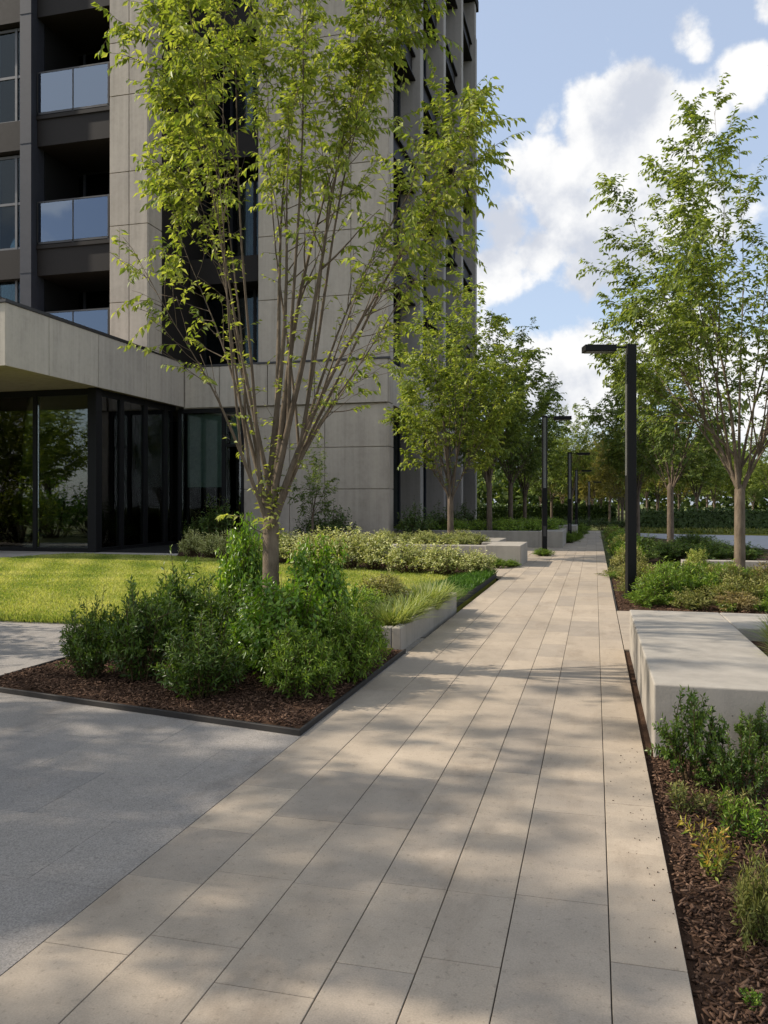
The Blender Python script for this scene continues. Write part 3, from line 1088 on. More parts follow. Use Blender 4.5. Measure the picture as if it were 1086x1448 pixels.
def spray(lv, rnd, pts, n, L, W, droop, tint, t0=0.15):
    """leaves in two drooping ranks along a twig"""
    m = len(pts) - 1
    for i in range(n):
        t = t0 + (1 - t0) * (i + rnd.random() * .6) / n
        k = min(int(t * m), m - 1)
        f = t * m - k
        p = pts[k].lerp(pts[k + 1], f)
        ax = (pts[k + 1] - pts[k]).normalized()
        sd = ax.cross(Vector((0, 0, 1)))
        if sd.length < .1:
            sd = rv(rnd)
        sd.normalize()
        s = 1 if i % 2 else -1
        d = (ax * rnd.uniform(.35, .8) + sd * s * rnd.uniform(.4, .9) + Vector((0, 0, -droop * rnd.uniform(.3, 1.3))) + rv(rnd) * .3)
        u = Vector((0, 0, 1)) + rv(rnd) * .75
        sc_ = rnd.uniform(.65, 1.15)
        lv.add(p, d, u, L * sc_, W * sc_, tint + rnd.gauss(0, .17))


def grow_tree(seed, tips, fork, tr, sec=11, sec_len=.9, twigs=6, lpt=10, L=.085, W=.036, t0=.38, droop=.5, tint=.5,
              twig_len=.34, sprouts=0, stem_k=.36, lo_density=1.0, sides=6, lean=(0, 0), leaders=8, zdens=None):
    rnd = random.Random(seed)
    mb, lv = MB(), Leaves()
    n = 8
    tp = [Vector((lean[0] * (i / n) ** 1.5, lean[1] * (i / n) ** 1.5, -.12 + (fork + .12) * i / n)) for i in range(n + 1)]
    trd = [tr * (1.28 if i == 0 else 1.12 if i == 1 else 1.0 - .12 * i / n) for i in range(n + 1)]
    top = tp[-1]
    mb.tube(tp + [top + Vector((0, 0, tr * .9))], trd + [tr * .45], 12)
    mains = []
    order = list(range(len(tips)))
    rnd.shuffle(order)
    for idx, ti in enumerate(order):
        (x, y, z) = tips[ti]
        T = Vector((x, y, z))
        S = top + Vector((rnd.uniform(-.5, .5) * tr, rnd.uniform(-.5, .5) * tr, -rnd.uniform(0, .16) * fork))
        host = None
        if idx >= leaders:
            best = 9e9
            for (mp, mr) in mains:
                kk = rnd.choice((1, 2, 2, 3, 3, 4))
                e_ = Vector((T.x - mp[kk].x, T.y - mp[kk].y, 0)).length / max(.3, T.z - mp[kk].z)
                if e_ < best and T.z > mp[kk].z + .8:
                    best, host = e_, (mp[kk], mr[kk])
            if host:
                S = host[0].copy()
        m = 10
        amp = .035 * (T - S).length
        ph, ph2 = rnd.uniform(0, 6.28), rnd.uniform(0, 6.28)
        out = Vector((T.x - S.x, T.y - S.y, 0))
        pts = []
        for i in range(m + 1):
            t = i / m
            e = t ** 1.12
            p = Vector((S.x + out.x * e, S.y + out.y * e, S.z + (T.z - S.z) * t ** .96))
            p += Vector((math.sin(t * 7 + ph), math.cos(t * 6 + ph2), 0)) * amp * t * .55
            pts.append(p)
        ln = (T - S).length
        r0 = tr * stem_k * rnd.choice((.75, .85, 1.0, 1.15)) * rnd.uniform(.9, 1.1) * min(1.15, .55 + ln / 9)
        if host:
            r0 = min(r0 * .62, host[1] * .85)
        rad = [max(.003, r0 * (1 - i / m) ** 1.45) for i in range(m + 1)]
        mb.tube(pts, rad, sides)
        if not host:
            mains.append((pts, rad))
        ns = max(3, int(sec * rnd.uniform(.8, 1.2)))
        for j in range(ns):
            t = t0 + (1 - t0) * (j + rnd.random()) / ns
            k = min(int(t * m), m - 1)
            p = pts[k].lerp(pts[k + 1], t * m - k)
            ax = (pts[k + 1] - pts[k]).normalized()
            rad_dir = Vector((p.x, p.y, 0))
            rad_dir = rad_dir.normalized() if rad_dir.length > .05 else rv(rnd)
            d = ax * .75 + rad_dir * rnd.uniform(.0, .55) + rv(rnd) * .62
            d.z = max(d.z, .05)
            d.normalize()
            sl = sec_len * rnd.uniform(.45, 1.15) * (1.15 - .55 * t)
            q, sp = p.copy(), [p.copy()]
            for i in range(4):
                q = q + d * sl / 4
                d = (d + Vector((0, 0, .10 - .10 * i)) + rv(rnd) * .12).normalized()
                sp.append(q.copy())
            rs = max(.003, rad[k] * .55)
            mb.tube(sp, [max(.0022, rs * (1 - i / 4.4)) for i in range(5)], 4)
            dens = lo_density + (1 - lo_density) * min(1, max(0, (t - t0) / .35))
            if zdens:
                dens *= min(1, max(.22, (p.z - zdens[0]) / (zdens[1] - zdens[0])))
            nt = max(1, int(twigs * dens * rnd.uniform(.75, 1.25)))
            for w in range(nt):
                tt = .2 + .8 * (w + rnd.random()) / nt
                kk = min(int(tt * 4), 3)
                pp = sp[kk].lerp(sp[kk + 1], tt * 4 - kk)
                dd = ((sp[kk + 1] - sp[kk]).normalized() * .7 + rv(rnd) * .75 + Vector((0, 0, -.05))).normalized()
                tl = twig_len * rnd.uniform(.55, 1.25)
                tw = [pp, pp + dd * tl * .5, pp + dd * tl + Vector((0, 0, -tl * .22 * droop))]
                mb.tube(tw, [.0026, .0018, .0011], 3)
                hz = (pp.z / max(1, T.z))
                spray(lv, rnd, tw, max(3, int(lpt * rnd.uniform(.6, 1.2))), L, W, droop,
                      tint + rnd.gauss(0, .09) + .10 * (pp.length / 6 - .5), .05)
            spray(lv, rnd, sp, int(lpt * .8 * dens), L, W, droop, tint, .3)
        # sparse short shoots along the bare part of the stem
        for j in range(int(sprouts)):
            t = rnd.uniform(.12, t0 + .15)
            k = min(int(t * m), m - 1)
            p = pts[k].lerp(pts[k + 1], t * m - k)
            dd = (rv(rnd) + Vector((0, 0, .7))).normalized()
            tl = rnd.uniform(.05, .26)
            tw = [p, p + dd * tl * .5, p + dd * tl]
            mb.tube(tw, [.003, .002, .0012], 3)
            spray(lv, rnd, tw, rnd.choice((2, 3, 4, 7)), L * .75, W * .75, droop * .6, tint + .12, .2)
    return mb, lv


def tree_meshes(name, mb, lv):
    me = bpy.data.meshes.new(name + '_wood')
    me.from_pydata(mb.v, [], mb.f)
    me.polygons.foreach_set('use_smooth', [True] * len(mb.f))
    me.update()
    return me, lv.mesh(name + '_leaves')


def make_tree(name, label, meshes, barkm, leafm, loc, rz=0, scale=(1, 1, 1), group=None, cat='tree'):
    t = thing(name, label, cat, loc, rz, group)
    t.scale = scale
    a = put('trunk', meshes[0], barkm, t)
    c = put('crown', meshes[1], leafm, t)
    for o, m_ in ((a, barkm), (c, leafm)):
        if o.data.materials[0] != m_:
            o.material_slots[0].link = 'OBJECT'
            o.material_slots[0].material = m_
    return t


def crown_tips(seed, n, rx, z0, z1, zc):
    rnd = random.Random(seed)
    out = []
    for i in range(n):
        z = z0 + (z1 - z0) * ((i + rnd.random()) / n) ** .8
        h = (z1 - zc) if z > zc else (zc - z0) * 1.5
        r = rx * math.sqrt(max(.03, 1 - ((z - zc) / h) ** 2)) * rnd.uniform(.72, 1.08)
        a = i * 2.39996 + rnd.uniform(-.35, .35)
        out.append((r * math.cos(a), r * math.sin(a), z))
    return out


# ---- the front left tree: stems fanning from a low fork
mt = [(-.85, 5.8), (-1.12, 4.4), (-.98, 3.4), (-1.0, 5.1), (-.95, 5.55), (-.75, 6.5), (-.3, 6.8), (.1, 7.0), (.55, 6.8), (.95, 6.4),
      (1.2, 5.8), (1.75, 5.3), (1.95, 4.95), (1.85, 4.65), (1.75, 4.35), (1.7, 4.05), (1.3, 3.85), (1.0, 3.3), (-.5, 5.6), (.3, 5.9), (.8, 5.4),
      (-.45, 6.9), (1.35, 6.2)]
rnd0 = random.Random(4)
tips = []
for i, (o, z) in enumerate(mt):
    o *= .9 if o < 0 else .93
    dep = (1 if i % 2 else -1) * rnd0.uniform(.25, 1.45) * (1 if abs(o) < 1.3 else .5)
    tips.append((o * math.cos(YAW) - dep * math.sin(YAW), o * math.sin(YAW) + dep * math.cos(YAW), z))
mb, lv = grow_tree(21, tips, 1.32, .082, sec=17, sec_len=.72, twigs=9, lpt=13, L=.080, W=.034, t0=.46, droop=.7, tint=.58,
                   twig_len=.30, sprouts=11, stem_k=.46, lo_density=.22, leaders=9, zdens=(2.9, 4.8))
# young shoots at the fork
rnd0 = random.Random(9)
for j in range(34):
    p = Vector((rnd0.uniform(-.10, .07), rnd0.uniform(-.10, .06), rnd0.uniform(1.18, 1.75)))
    d = (rv(rnd0) + Vector((0, 0, .9))).normalized()
    tw = [p, p + d * .06, p + d * .13]
    mb.tube(tw, [.003, .002, .001], 3)
    spray(lv, rnd0, tw, 4, .075, .034, .5, .85, .1)
tw = [Vector((-.05, 0, 1.22)), Vector((-.16, -.02, 1.27)), Vector((-.27, -.05, 1.38)), Vector((-.40, -.07, 1.40)), Vector((-.47, -.08, 1.38))]
mb.tube(tw, [.006, .005, .004, .003, .002], 5)
spray(lv, rnd0, tw[2:], 17, .075, .036, .4, .9, .1)
MAIN = atd(383, 7.4)
make_tree('tree', 'tall multi-stemmed tree with yellow-green leaves in the front left mulch bed', tree_meshes('fan_tree', mb, lv), M['bark'], M['leaf'],
          (MAIN.x, MAIN.y, 0.0))

# ---- the big tree on the right
tips = crown_tips(5, 26, 2.55, 3.6, 8.4, 5.6)
mb, lv = grow_tree(31, tips, 1.75, .098, sec=16, sec_len=1.15, twigs=8, lpt=11, L=.115, W=.052, t0=.30, droop=.55, tint=.48,
                   twig_len=.36, sprouts=5, stem_k=.40, lo_density=.55)
p = atd(1046, 14.4)
TR = tree_meshes('right_tree', mb, lv)
make_tree('tree', 'large open-crowned tree with sunlit trunk in the meadow bed at the right', TR, M['bark'], M['leaf2'], (p.x, p.y, 0), 0.4)

def sized_top(me):
    co = np.empty(len(me.vertices) * 3, dtype=np.float32)
    me.vertices.foreach_get('co', co)
    return float(np.percentile(co[2::3], 99.3))


# ---- three more crowns, shared by the remaining trees (7.5 m tall as built)
TV = []
for k, (sd, nt, rx, zc, fork, tr_, L_) in enumerate(((41, 22, 2.0, 4.6, 1.35, .10, .13), (52, 24, 1.8, 4.9, 1.7, .095, .13), (63, 20, 2.2, 4.7, 1.9, .105, .14))):
    tips = crown_tips(sd, nt, rx, 3.0, 7.4, zc)
    mb, lv = grow_tree(sd, tips, fork, tr_, sec=12, sec_len=1.0, twigs=6, lpt=10, L=L_ * 1.1, W=L_ * .52, t0=.26, droop=.5, tint=.5,
                       twig_len=.36, sprouts=4, stem_k=.36, lo_density=.7, sides=5)
    TV.append(tree_meshes('grove_tree_%d' % k, mb, lv))
TH = [sized_top(m_[1]) for m_ in TV]
mb, lv = grow_tree(77, crown_tips(77, 15, 2.3, 3.0, 7.4, 5.0), 1.9, .09, sec=7, sec_len=.9, twigs=4, lpt=8, L=.15, W=.07, t0=.40, droop=.5, twig_len=.36)
TV.append(tree_meshes('open_tree', mb, lv))


def tree_at(px, d, top_py, label, v, leafm, rz=0, wide=1.0, z=0, group=None, barkm='bark2'):
    p = atd(px, d, z)
    H = CAM_H + (HY - top_py) * d / F_PX - z
    s = H / TH[v]
    return make_tree('tree', label, TV[v], M[barkm], M[leafm], p, rz, (s * wide, s * wide, s), group)


tree_at(637, 22.3, 408, 'bushy vase-shaped tree growing out of the concrete planter before the tower corner', 0, 'leaf', 1.0, .98, .36)
tree_at(692, 29.5, 455, 'tree behind the planter tree, growing from the shaded second planter wall', 1, 'leaf2', 2.2, 1.05, .4)
tree_at(722, 36.5, 500, 'dark green tree farther down the left row, reaching out over the second lamp post', 2, 'leaf3', .6, 1.0, .4)
tree_at(742, 45, 540, 'last tree of the left row before the far grove', 1, 'leaf2', 4.0, 1.05)
tree_at(948, 25.0, 420, 'dark leaved tree second along the right side, behind the nearest lamp post', 2, 'leaf3', 1.9, .95)
tree_at(902, 36.0, 520, 'third tree along the right side, slender, left of the tree behind the nearest lamp post', 1, 'leaf2', 3.1, .95)
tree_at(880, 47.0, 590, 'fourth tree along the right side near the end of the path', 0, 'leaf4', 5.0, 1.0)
tree_at(808, 56, 575, 'tall pale green tree rising over the far end of the path', 1, 'leaf2', 1.2, .85)
k = 0
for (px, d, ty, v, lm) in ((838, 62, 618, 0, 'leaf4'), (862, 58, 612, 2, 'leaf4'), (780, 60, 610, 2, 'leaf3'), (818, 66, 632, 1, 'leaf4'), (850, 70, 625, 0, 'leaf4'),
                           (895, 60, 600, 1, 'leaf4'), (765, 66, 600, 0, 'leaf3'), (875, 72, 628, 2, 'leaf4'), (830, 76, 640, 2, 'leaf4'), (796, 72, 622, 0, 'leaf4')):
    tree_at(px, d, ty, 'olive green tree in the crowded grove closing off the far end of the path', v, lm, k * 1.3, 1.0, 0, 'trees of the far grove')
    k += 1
for (px, d, ty, v, lm) in ((985, 58, 585, 1, 'leaf3'), (930, 64, 600, 2, 'leaf2'), (1010, 70, 610, 0, 'leaf2'), (960, 80, 618, 0, 'leaf4'), (1040, 75, 640, 1, 'leaf2'), (1092, 66, 600, 2, 'leaf2'),
                           (915, 85, 620, 1, 'leaf2'), (1000, 95, 640, 2, 'leaf3'), (1065, 100, 660, 0, 'leaf3'), (1120, 80, 620, 1, 'leaf2')):
    tree_at(px, d, ty, 'loose green tree in the park beyond the hedge on the right', v, lm, k * 1.7, 1.15, 0, 'park trees beyond the hedge')
    k += 1
# wooded skyline far off
lvw = Leaves()
rw = random.Random(77)
for q in range(34000):
    x = rw.uniform(-60, 140)
    y = 128 + rw.uniform(0, 14)
    hh = 8.5 + 2.4 * math.sin(x * .13) + 1.8 * math.sin(x * .37 + 1)
    lvw.add(Vector((x, y, hh * rw.random() ** .7)), rv(rw), rv(rw), rw.uniform(.7, 1.5), rw.uniform(.5, .9), rw.random())
tagged(put('distant_wood', lvw.mesh('distant_wood'), M['leaf3']), kind='stuff')

# trees out of frame on the left: they throw the dappled shade and stand in the lobby glass
for i, (x, y, v, s) in enumerate(((-6.6, 2.2, 3, .95), (-8.2, 4.3, 3, 1.0), (-10.4, 1.4, 1, 1.05), (-7.4, -.6, 3, 1.0), (-10.6, 3.3, 2, .85))):
    make_tree('tree', 'garden tree on the forecourt beside the left edge of the photo', TV[v], M['bark'], M['leaf2'], (x, y, 0), i * 1.1, (s, s, s), 'trees by the forecourt')
for i, (x, y, v, s) in enumerate(((-25, 14, 0, 1.1), (-28, 9, 2, 1.2), (-31, 14.5, 1, 1.2), (-34, 8, 0, 1.3), (-30, 4, 2, 1.2), (-37, 13, 1, 1.2))):
    make_tree('tree', 'leafy tree on the far side of the lawn, left of the photo', TV[v], M['bark'], M['leaf'], (x, y, 0), i * .9 + .3, (s * 1.1, s * 1.1, s * .9), 'trees left of the lawn')


REFL = [(-21.5, 17.0), (-23.5, 12.5), (-24.5, 8.0), (-26.5, 16), (-28, 11.5), (-30.5, 7), (-31, 16), (-33, 11), (-36, 15), (-36, 5), (-39, 10), (-22.5, 4.5), (-27, 2.5), (-33, 1)]


# ---- shrubs
def shrub_meshes(name, seed, h, r, shoots, lps, L, W, side=3, flat=.55, droop=.1, tint=.5, tipt=.25, spread=.45, ang=.9, start=.25):
    """leafy shoots from the base to points through a dome; nominal height h, radius r"""
    rnd = random.Random(seed)
    mb, lv = MB(), Leaves()

    def shoot(p0, p1, n, rad, sag):
        mid = p0.lerp(p1, .5) + Vector(((p1.x - p0.x) * .12, (p1.y - p0.y) * .12, sag))
        pts = []
        for i in range(6):
            t = i / 5
            pts.append(p0 * (1 - t) ** 2 + mid * 2 * t * (1 - t) + p1 * t * t)
        mb.tube(pts, [max(.0012, rad * (1 - .8 * i / 5)) for i in range(6)], 4)
        for i in range(n):
            t = start + (1 - start) * ((i + rnd.random()) / n)
            kk = min(int(t * 5), 4)
            p = pts[kk].lerp(pts[kk + 1], t * 5 - kk)
            ax = (pts[kk + 1] - pts[kk]).normalized()
            th = i * 2.4 + rnd.uniform(-.4, .4)
            a = ax.cross(Vector((.3, .9, .2))).normalized()
            b2 = ax.cross(a)
            rd = a * math.cos(th) + b2 * math.sin(th)
            d = ax * (1 - ang * .5) + rd * ang + Vector((0, 0, -droop)) + rv(rnd) * .2
            s = rnd.uniform(.65, 1.15) * (1 - .25 * t)
            lv.add(p, d, ax * .7 + rd * .2 + rv(rnd) * .5, L * s, W * s, tint + tipt * (t - .6) + rnd.gauss(0, .16))
        return pts

    for k in range(shoots):
        th = k * 2.39996 + rnd.uniform(-.3, .3)
        q = math.sqrt((k + .5) / shoots)
        el = rnd.uniform(.75, 1.08)
        rr = r * q * rnd.uniform(.8, 1.1)
        zz = h * (math.sqrt(max(0.0, 1 - q * q * .92)) * (1 - flat * .4) + flat * .4 * rnd.random()) * el
        zz = max(zz, h * .16)
        p1 = Vector((rr * math.cos(th), rr * math.sin(th), zz))
        p0 = Vector((p1.x * spread * rnd.random(), p1.y * spread * rnd.random(), -.03))
        pts = shoot(p0, p1, lps, .006 * h / .8 + .002, .06 * h)
        for j in range(side):
            t = rnd.uniform(.4, .85)
            kk = min(int(t * 5), 4)
            p = pts[kk]
            e = p + ((pts[kk + 1] - pts[kk]).normalized() * .6 + rv(rnd) * .8 + Vector((0, 0, .25))).normalized() * h * rnd.uniform(.16, .34)
            e.z = max(e.z, .03)
            shoot(p, e, max(4, int(lps * .6)), .003, .02)
    me = bpy.data.meshes.new(name + '_stems')
    me.from_pydata(mb.v, [], mb.f)
    me.update()
    return me, lv.mesh(name + '_foliage', fold=.14, droop=.12)


def grass_meshes(name, seed, h, r, blades, w, tint=.5):
    """tuft of arching blades, each a bent ribbon of three quads"""
    rnd = np.random.default_rng(seed)
    n = blades
    th = rnd.uniform(0, 2 * np.pi, n)
    rad = r * np.sqrt(rnd.uniform(0, 1, n)) * .35
    base = np.column_stack([rad * np.cos(th), rad * np.sin(th), np.full(n, -.02)])
    th = th + rnd.normal(0, .5, n)
    out = np.column_stack([np.cos(th), np.sin(th), np.zeros(n)])
    sd = np.column_stack([-np.sin(th), np.cos(th), np.zeros(n)])
    ln = h * rnd.uniform(.7, 1.25, n)
    reach = r * rnd.uniform(.25, 1.1, n)
    rows = []
    for t, wf in ((0, .7), (.35, 1), (.7, .8), (1, .08)):
        z = ln * (1.25 * t - .62 * t * t * (reach / r) ** 1.0)
        c = base + out * (reach * t ** 1.5)[:, None] + np.column_stack([np.zeros(n), np.zeros(n), z])
        hw = (w * wf * rnd.uniform(.8, 1.2, n) / 2)[:, None]
        rows += [c - sd * hw, c + sd * hw]
    V = np.stack(rows, 1).reshape(-1, 3)
    i = np.arange(n)[:, None] * 8
    q = np.array([(0, 1, 3, 2), (2, 3, 5, 4), (4, 5, 7, 6)])
    F = (i[:, :, None] + q[None]).reshape(-1, 4)
    tt = np.clip(tint + rnd.normal(0, .2, n), 0, 1)
    return mesh_np(name, V, F, np.repeat(tt, 3))


def plant(name, label, meshes, leafm, loc, rz, sxy, sz, group=None, cat='shrub'):
    if isinstance(meshes, tuple):
        t = thing(name, label, cat, loc, rz, group)
        t.scale = (sxy, sxy, sz)
        put('stems', meshes[0], M['stem'], t)
        o = put('foliage', meshes[1], M[leafm], t)
    else:
        t = o = put(name, meshes, M[leafm])
        t.location = loc
        t.rotation_euler = (0, 0, rz)
        t.scale = (sxy, sxy, sz)
        tagged(t, label, cat, group)
    if o.data.materials[0] != M[leafm]:
        o.material_slots[0].link = 'OBJECT'
        o.material_slots[0].material = M[leafm]
    return t


def plant_px(name, label, proto, leafm, px, base, top, wpx, rz=0, z=0.0, group=None, cat='shrub'):
    """proto = (meshes, nominal height, nominal radius)"""
    p = ground(px, base, z)
    d = (CAM_H - z) * F_PX / (base - HY)
    H, W_ = (base - top) * d / F_PX, wpx * d / F_PX
    return plant(name, label, proto[0], leafm, p, rz, W_ / 2 / proto[2], H / proto[1], group, cat)


def sized(ms):
    me = ms[1] if isinstance(ms, tuple) else ms
    co = np.empty(len(me.vertices) * 3, dtype=np.float32)
    me.vertices.foreach_get('co', co)
    co = co.reshape(-1, 3)
    return (ms, float(np.percentile(co[:, 2], 98.5)), float(np.percentile(np.hypot(co[:, 0], co[:, 1]), 95)))


YEW = [sized(shrub_meshes('yew%d' % k, 100 + k, .75, .42, 50, 28, .070, .0205, side=4, flat=.9, tint=.5, tipt=.35, ang=.75, start=.12)) for k in range(3)]
BRI = [sized(shrub_meshes('bri%d' % k, 120 + k, .85, .5, 84, 20, .078, .034, side=5, flat=.5, droop=.25, tint=.5, tipt=.3, ang=.9, start=.2)) for k in range(2)]
FER = [sized(shrub_meshes('fer%d' % k, 130 + k, .55, .45, 64, 24, .062, .0175, side=4, flat=.5, tint=.5, tipt=.5, ang=.8, start=.2)) for k in range(2)]
PAL = [sized(shrub_meshes('pal%d' % k, 140 + k, .7, .5, 60, 14, .064, .030, side=4, flat=.35, tint=.62, tipt=.8, ang=.85, start=.25)) for k in range(3)]
DRK = [sized(shrub_meshes('drk%d' % k, 150 + k, 1.6, .9, 30, 14, .15, .065, side=3, flat=.8, tint=.45, tipt=.3, start=.3)) for k in range(2)]
MEA = [sized(shrub_meshes('mea%d' % k, 160 + k, .55, .36, 34, 16, .085, .021, side=3, flat=.95, tint=.5, tipt=.5, ang=.7, start=.15)) for k in range(3)]
BOX = [sized(shrub_meshes('box%d' % k, 170 + k, .42, .22, 16, 28, .036, .016, side=5, flat=1.0, tint=.5, tipt=.45, ang=.8, start=.22, spread=.5)) for k in range(2)]
SPG = [sized(shrub_meshes('spg%d' % k, 180 + k, .24, .13, 9, 16, .042, .0115, side=2, flat=1.0, tint=.45, tipt=.9, ang=.7, start=.1)) for k in range(2)]
TUF = [sized(grass_meshes('tuft%d' % k, 190 + k, .36, .34, 420, .0085, .55)) for k in range(2)]

# left bed
S = 'dark_shrub'
for a in ((S, 'dark upright shrub with spiky shoots at the left end of the front left bed', YEW[0], 'yew', 127, 958, 862, 82, .3),
          (S, 'tall dark upright shrub, second from the left in the front left bed', YEW[1], 'yew', 200, 962, 840, 112, 1.1),
          (S, 'low dark shrub nearest to the steel edging at the front of the bed', YEW[2], 'yew', 283, 985, 885, 122, 2.0),
          (S, 'dark bushy shrub in the middle of the front left bed, against the lawn', YEW[0], 'yew', 262, 938, 815, 125, 2.7),
          (S, 'dark shrub between the middle of the bed and the bright shrub by the trunk', YEW[1], 'yew', 330, 945, 838, 105, 3.9),
          ('bright_shrub', 'bright green broad-leaved shrub in front of the trunk of the front left tree', BRI[0], 'bright', 402, 962, 828, 150, .2),
          ('bright_shrub', 'leafy bright shrub left of the front tree trunk, tallest in the bed', BRI[1], 'bright', 345, 925, 752, 82, 1.3),
          ('bright_shrub', 'bright green shrub right of the trunk, rounded mass of glossy leaves', BRI[1], 'bright', 452, 938, 780, 105, 2.8),
          ('feathery_shrub', 'low feathery green shrub at the front right of the tree bed', FER[0], 'fern', 425, 984, 892, 112, .5),
          ('feathery_shrub', 'feathery yellow-green shrub at the right of the tree bed beside the path', FER[1], 'fern', 487, 962, 865, 112, 1.9),
          ('feathery_shrub', 'small feathery shrub at the bed corner in front of the low planter', FER[0], 'fern', 517, 930, 868, 60, 3.0)):
    plant_px(*a, z=.022)

# low planter
for i, (x, y, s, lab) in enumerate(((-2.08, 8.42, .85, 'pale arching grass tuft at the front corner of the low planter'), (-2.08, 9.1, .9, 'pale grass tuft second from the front along the path side of the low planter'),
                                    (-2.05, 9.95, .95, 'pale grass tuft spilling over the middle of the low planter rim'), (-2.08, 10.75, .85, 'pale grass tuft at the far corner of the low planter'),
                                    (-2.75, 8.7, 1.0, 'grass tuft at the left front of the low planter behind the feathery shrubs'))):
    plant('grass_tuft', lab, TUF[i % 2][0], 'grass', (x, y, .19), i * 1.4, s * 1.45, s * .85, None, 'grass')
plant('planter_shrub', 'grey green small-leaved shrub at the back of the low planter', PAL[0][0], 'olive', (-2.6, 9.75, .18), .6, .85, .72)
plant('planter_shrub', 'green leafy shrub between the grass tufts at the front of the low planter', PAL[2][0], 'bright', (-2.55, 8.95, .18), 2.6, .7, .62)
plant('planter_shrub', 'grey green shrub at the far left corner of the low planter', PAL[1][0], 'olive', (-2.8, 10.9, .18), 1.6, .65, .6)

# row of variegated shrubs
row = [(272, 786, 752, 34), (300, 789, 756, 36), (332, 792, 754, 44), (372, 795, 758, 50), (405, 797, 754, 56), (446, 801, 751, 66), (490, 804, 750, 72), (532, 806, 757, 58), (583, 810, 766, 68), (630, 813, 769, 66), (674, 815, 780, 48)]
names_ = ['leftmost pale shrub of the row at the back of the lawn', 'small pale shrub second from the left in the row at the back of the lawn', 'pale shrub third from the left in the lawn row, left of the trunk',
          'pale shrub partly hidden by the front tree trunk in the lawn row', 'pale variegated shrub just right of the front tree trunk', 'creamy shrub in the middle of the row, below the small stone seat',
          'largest creamy variegated shrub of the row at the back of the lawn', 'pale shrub at the left end of the planter wall', 'rounded yellow-green shrub against the planter wall',
          'greener rounded shrub against the planter wall, second from the right of the row', 'last small green shrub of the row, next to the concrete block']
for i, (px, b_, t_, w_) in enumerate(row):
    plant_px('variegated_shrub', names_[i], PAL[i % 3], 'pale', px, b_, t_, w_ * 1.15, i * 1.1, .03)
for i, (px, b_, t_, w_) in enumerate(((702, 803, 789, 30), (722, 802, 792, 26))):
    plant_px('ground_cover', ('low green plant at the foot of the concrete block, on its left', 'low green plant under the front face of the concrete block')[i], FER[i], 'fern', px, b_, t_, w_, i, .0, cat='plant')

# planting inside the planter with the second tree
for i, (x, y, s) in enumerate(((-6.2, 21.2, .9), (-5.5, 21.0, 1), (-4.9, 21.3, .95), (-4.3, 20.9, 1.05), (-3.8, 21.4, 1.0), (-3.3, 20.8, .85), (-3.1, 22.0, .9), (-4.6, 22.4, 1.0), (-5.8, 22.6, 1.0), (-3.7, 23.2, 1.0))):
    plant('planter_shrub', 'pale green low plant filling the concrete planter around the second tree', PAL[i % 3][0], 'grass', (x, y, .34), i * 1.9, s * .85, s * .68, 'low plants around the planter tree')
# shaded planters further back
for i in range(9):
    plant('planter_shrub', 'dark low plant in the shaded planter behind the second lamp post', PAL[i % 3][0], 'bright', (-6.6 + i * .62, 29.0 + (i % 3) * .7, .4), i * 1.3, 1.15, .9, 'plants in the shaded planter')
for i in range(4):
    plant('planter_shrub', 'dark low plant in the far small planter', PAL[i % 3][0], 'bright', (-3.8 + i * .7, 36.4 + (i % 2) * .5, .4), i * 1.7, 1.1, .8, 'plants in the far planter')
# patches at lamp feet
for i, (px, d, s) in enumerate(((768, 23.3, .8), (803, 31.0, 1.0), (812, 33.0, 1.0), (818, 38.0, 1.1), (822, 42.0, 1.2))):
    q = atd(px, d)
    plant('ground_cover', ('low green patch at the foot of the second lamp post', 'low green patch at the foot of the third lamp post', 'clump beside the path just past the third lamp post',
                           'clump on the left edge of the far path', 'farthest clump on the left edge of the path')[i], FER[i % 2][0], 'fern', q, i, s, s * (.55 if i == 0 else .8), None, 'plant')

# dark shrubs and a small tree against the tower
for i, (x, y, s, sz, lab) in enumerate(((-8.35, 25.7, .9, 1.05, 'dark bushy shrub against the concrete tower wall, left of its corner'), (-9.2, 25.9, .75, .9, 'dark shrub against the tower wall, left of the bushy one'),
                                        (-6.0, 27.6, .85, 1.1, 'dark shrub in the first opening round the tower corner'), (-5.6, 30.2, .9, 1.1, 'dark shrub behind the planter tree, against the side of the tower'),
                                        (-5.3, 33.2, 1.0, 1.1, 'dark shrub farther along the side of the tower'), (-12.6, 25.7, .9, 1.25, 'dark shrub in front of the lobby glass, right of the pale blind'),
                                        (-13.4, 25.9, .7, .75, 'small dark shrub at the inner corner of the lobby glass'))):
    plant('dark_shrub', lab, DRK[i % 2][0], 'yew' if i > 4 else 'hedge', (x, y, .03), i * 1.2, s, sz)
p = atd(442, 28.0 * .93)
tips = crown_tips(91, 9, .75, 1.3, 3.4, 2.2)
mb, lv = grow_tree(91, tips, 1.1, .045, sec=8, sec_len=.5, twigs=4, lpt=8, L=.10, W=.045, t0=.25, droop=.4, tint=.45, twig_len=.25, sprouts=2, stem_k=.4)
make_tree('small_tree', 'small slim tree in front of the tower wall behind the front tree stems', tree_meshes('small_tree', mb, lv), M['bark2'], M['leaf3'], (p.x, p.y, .03))

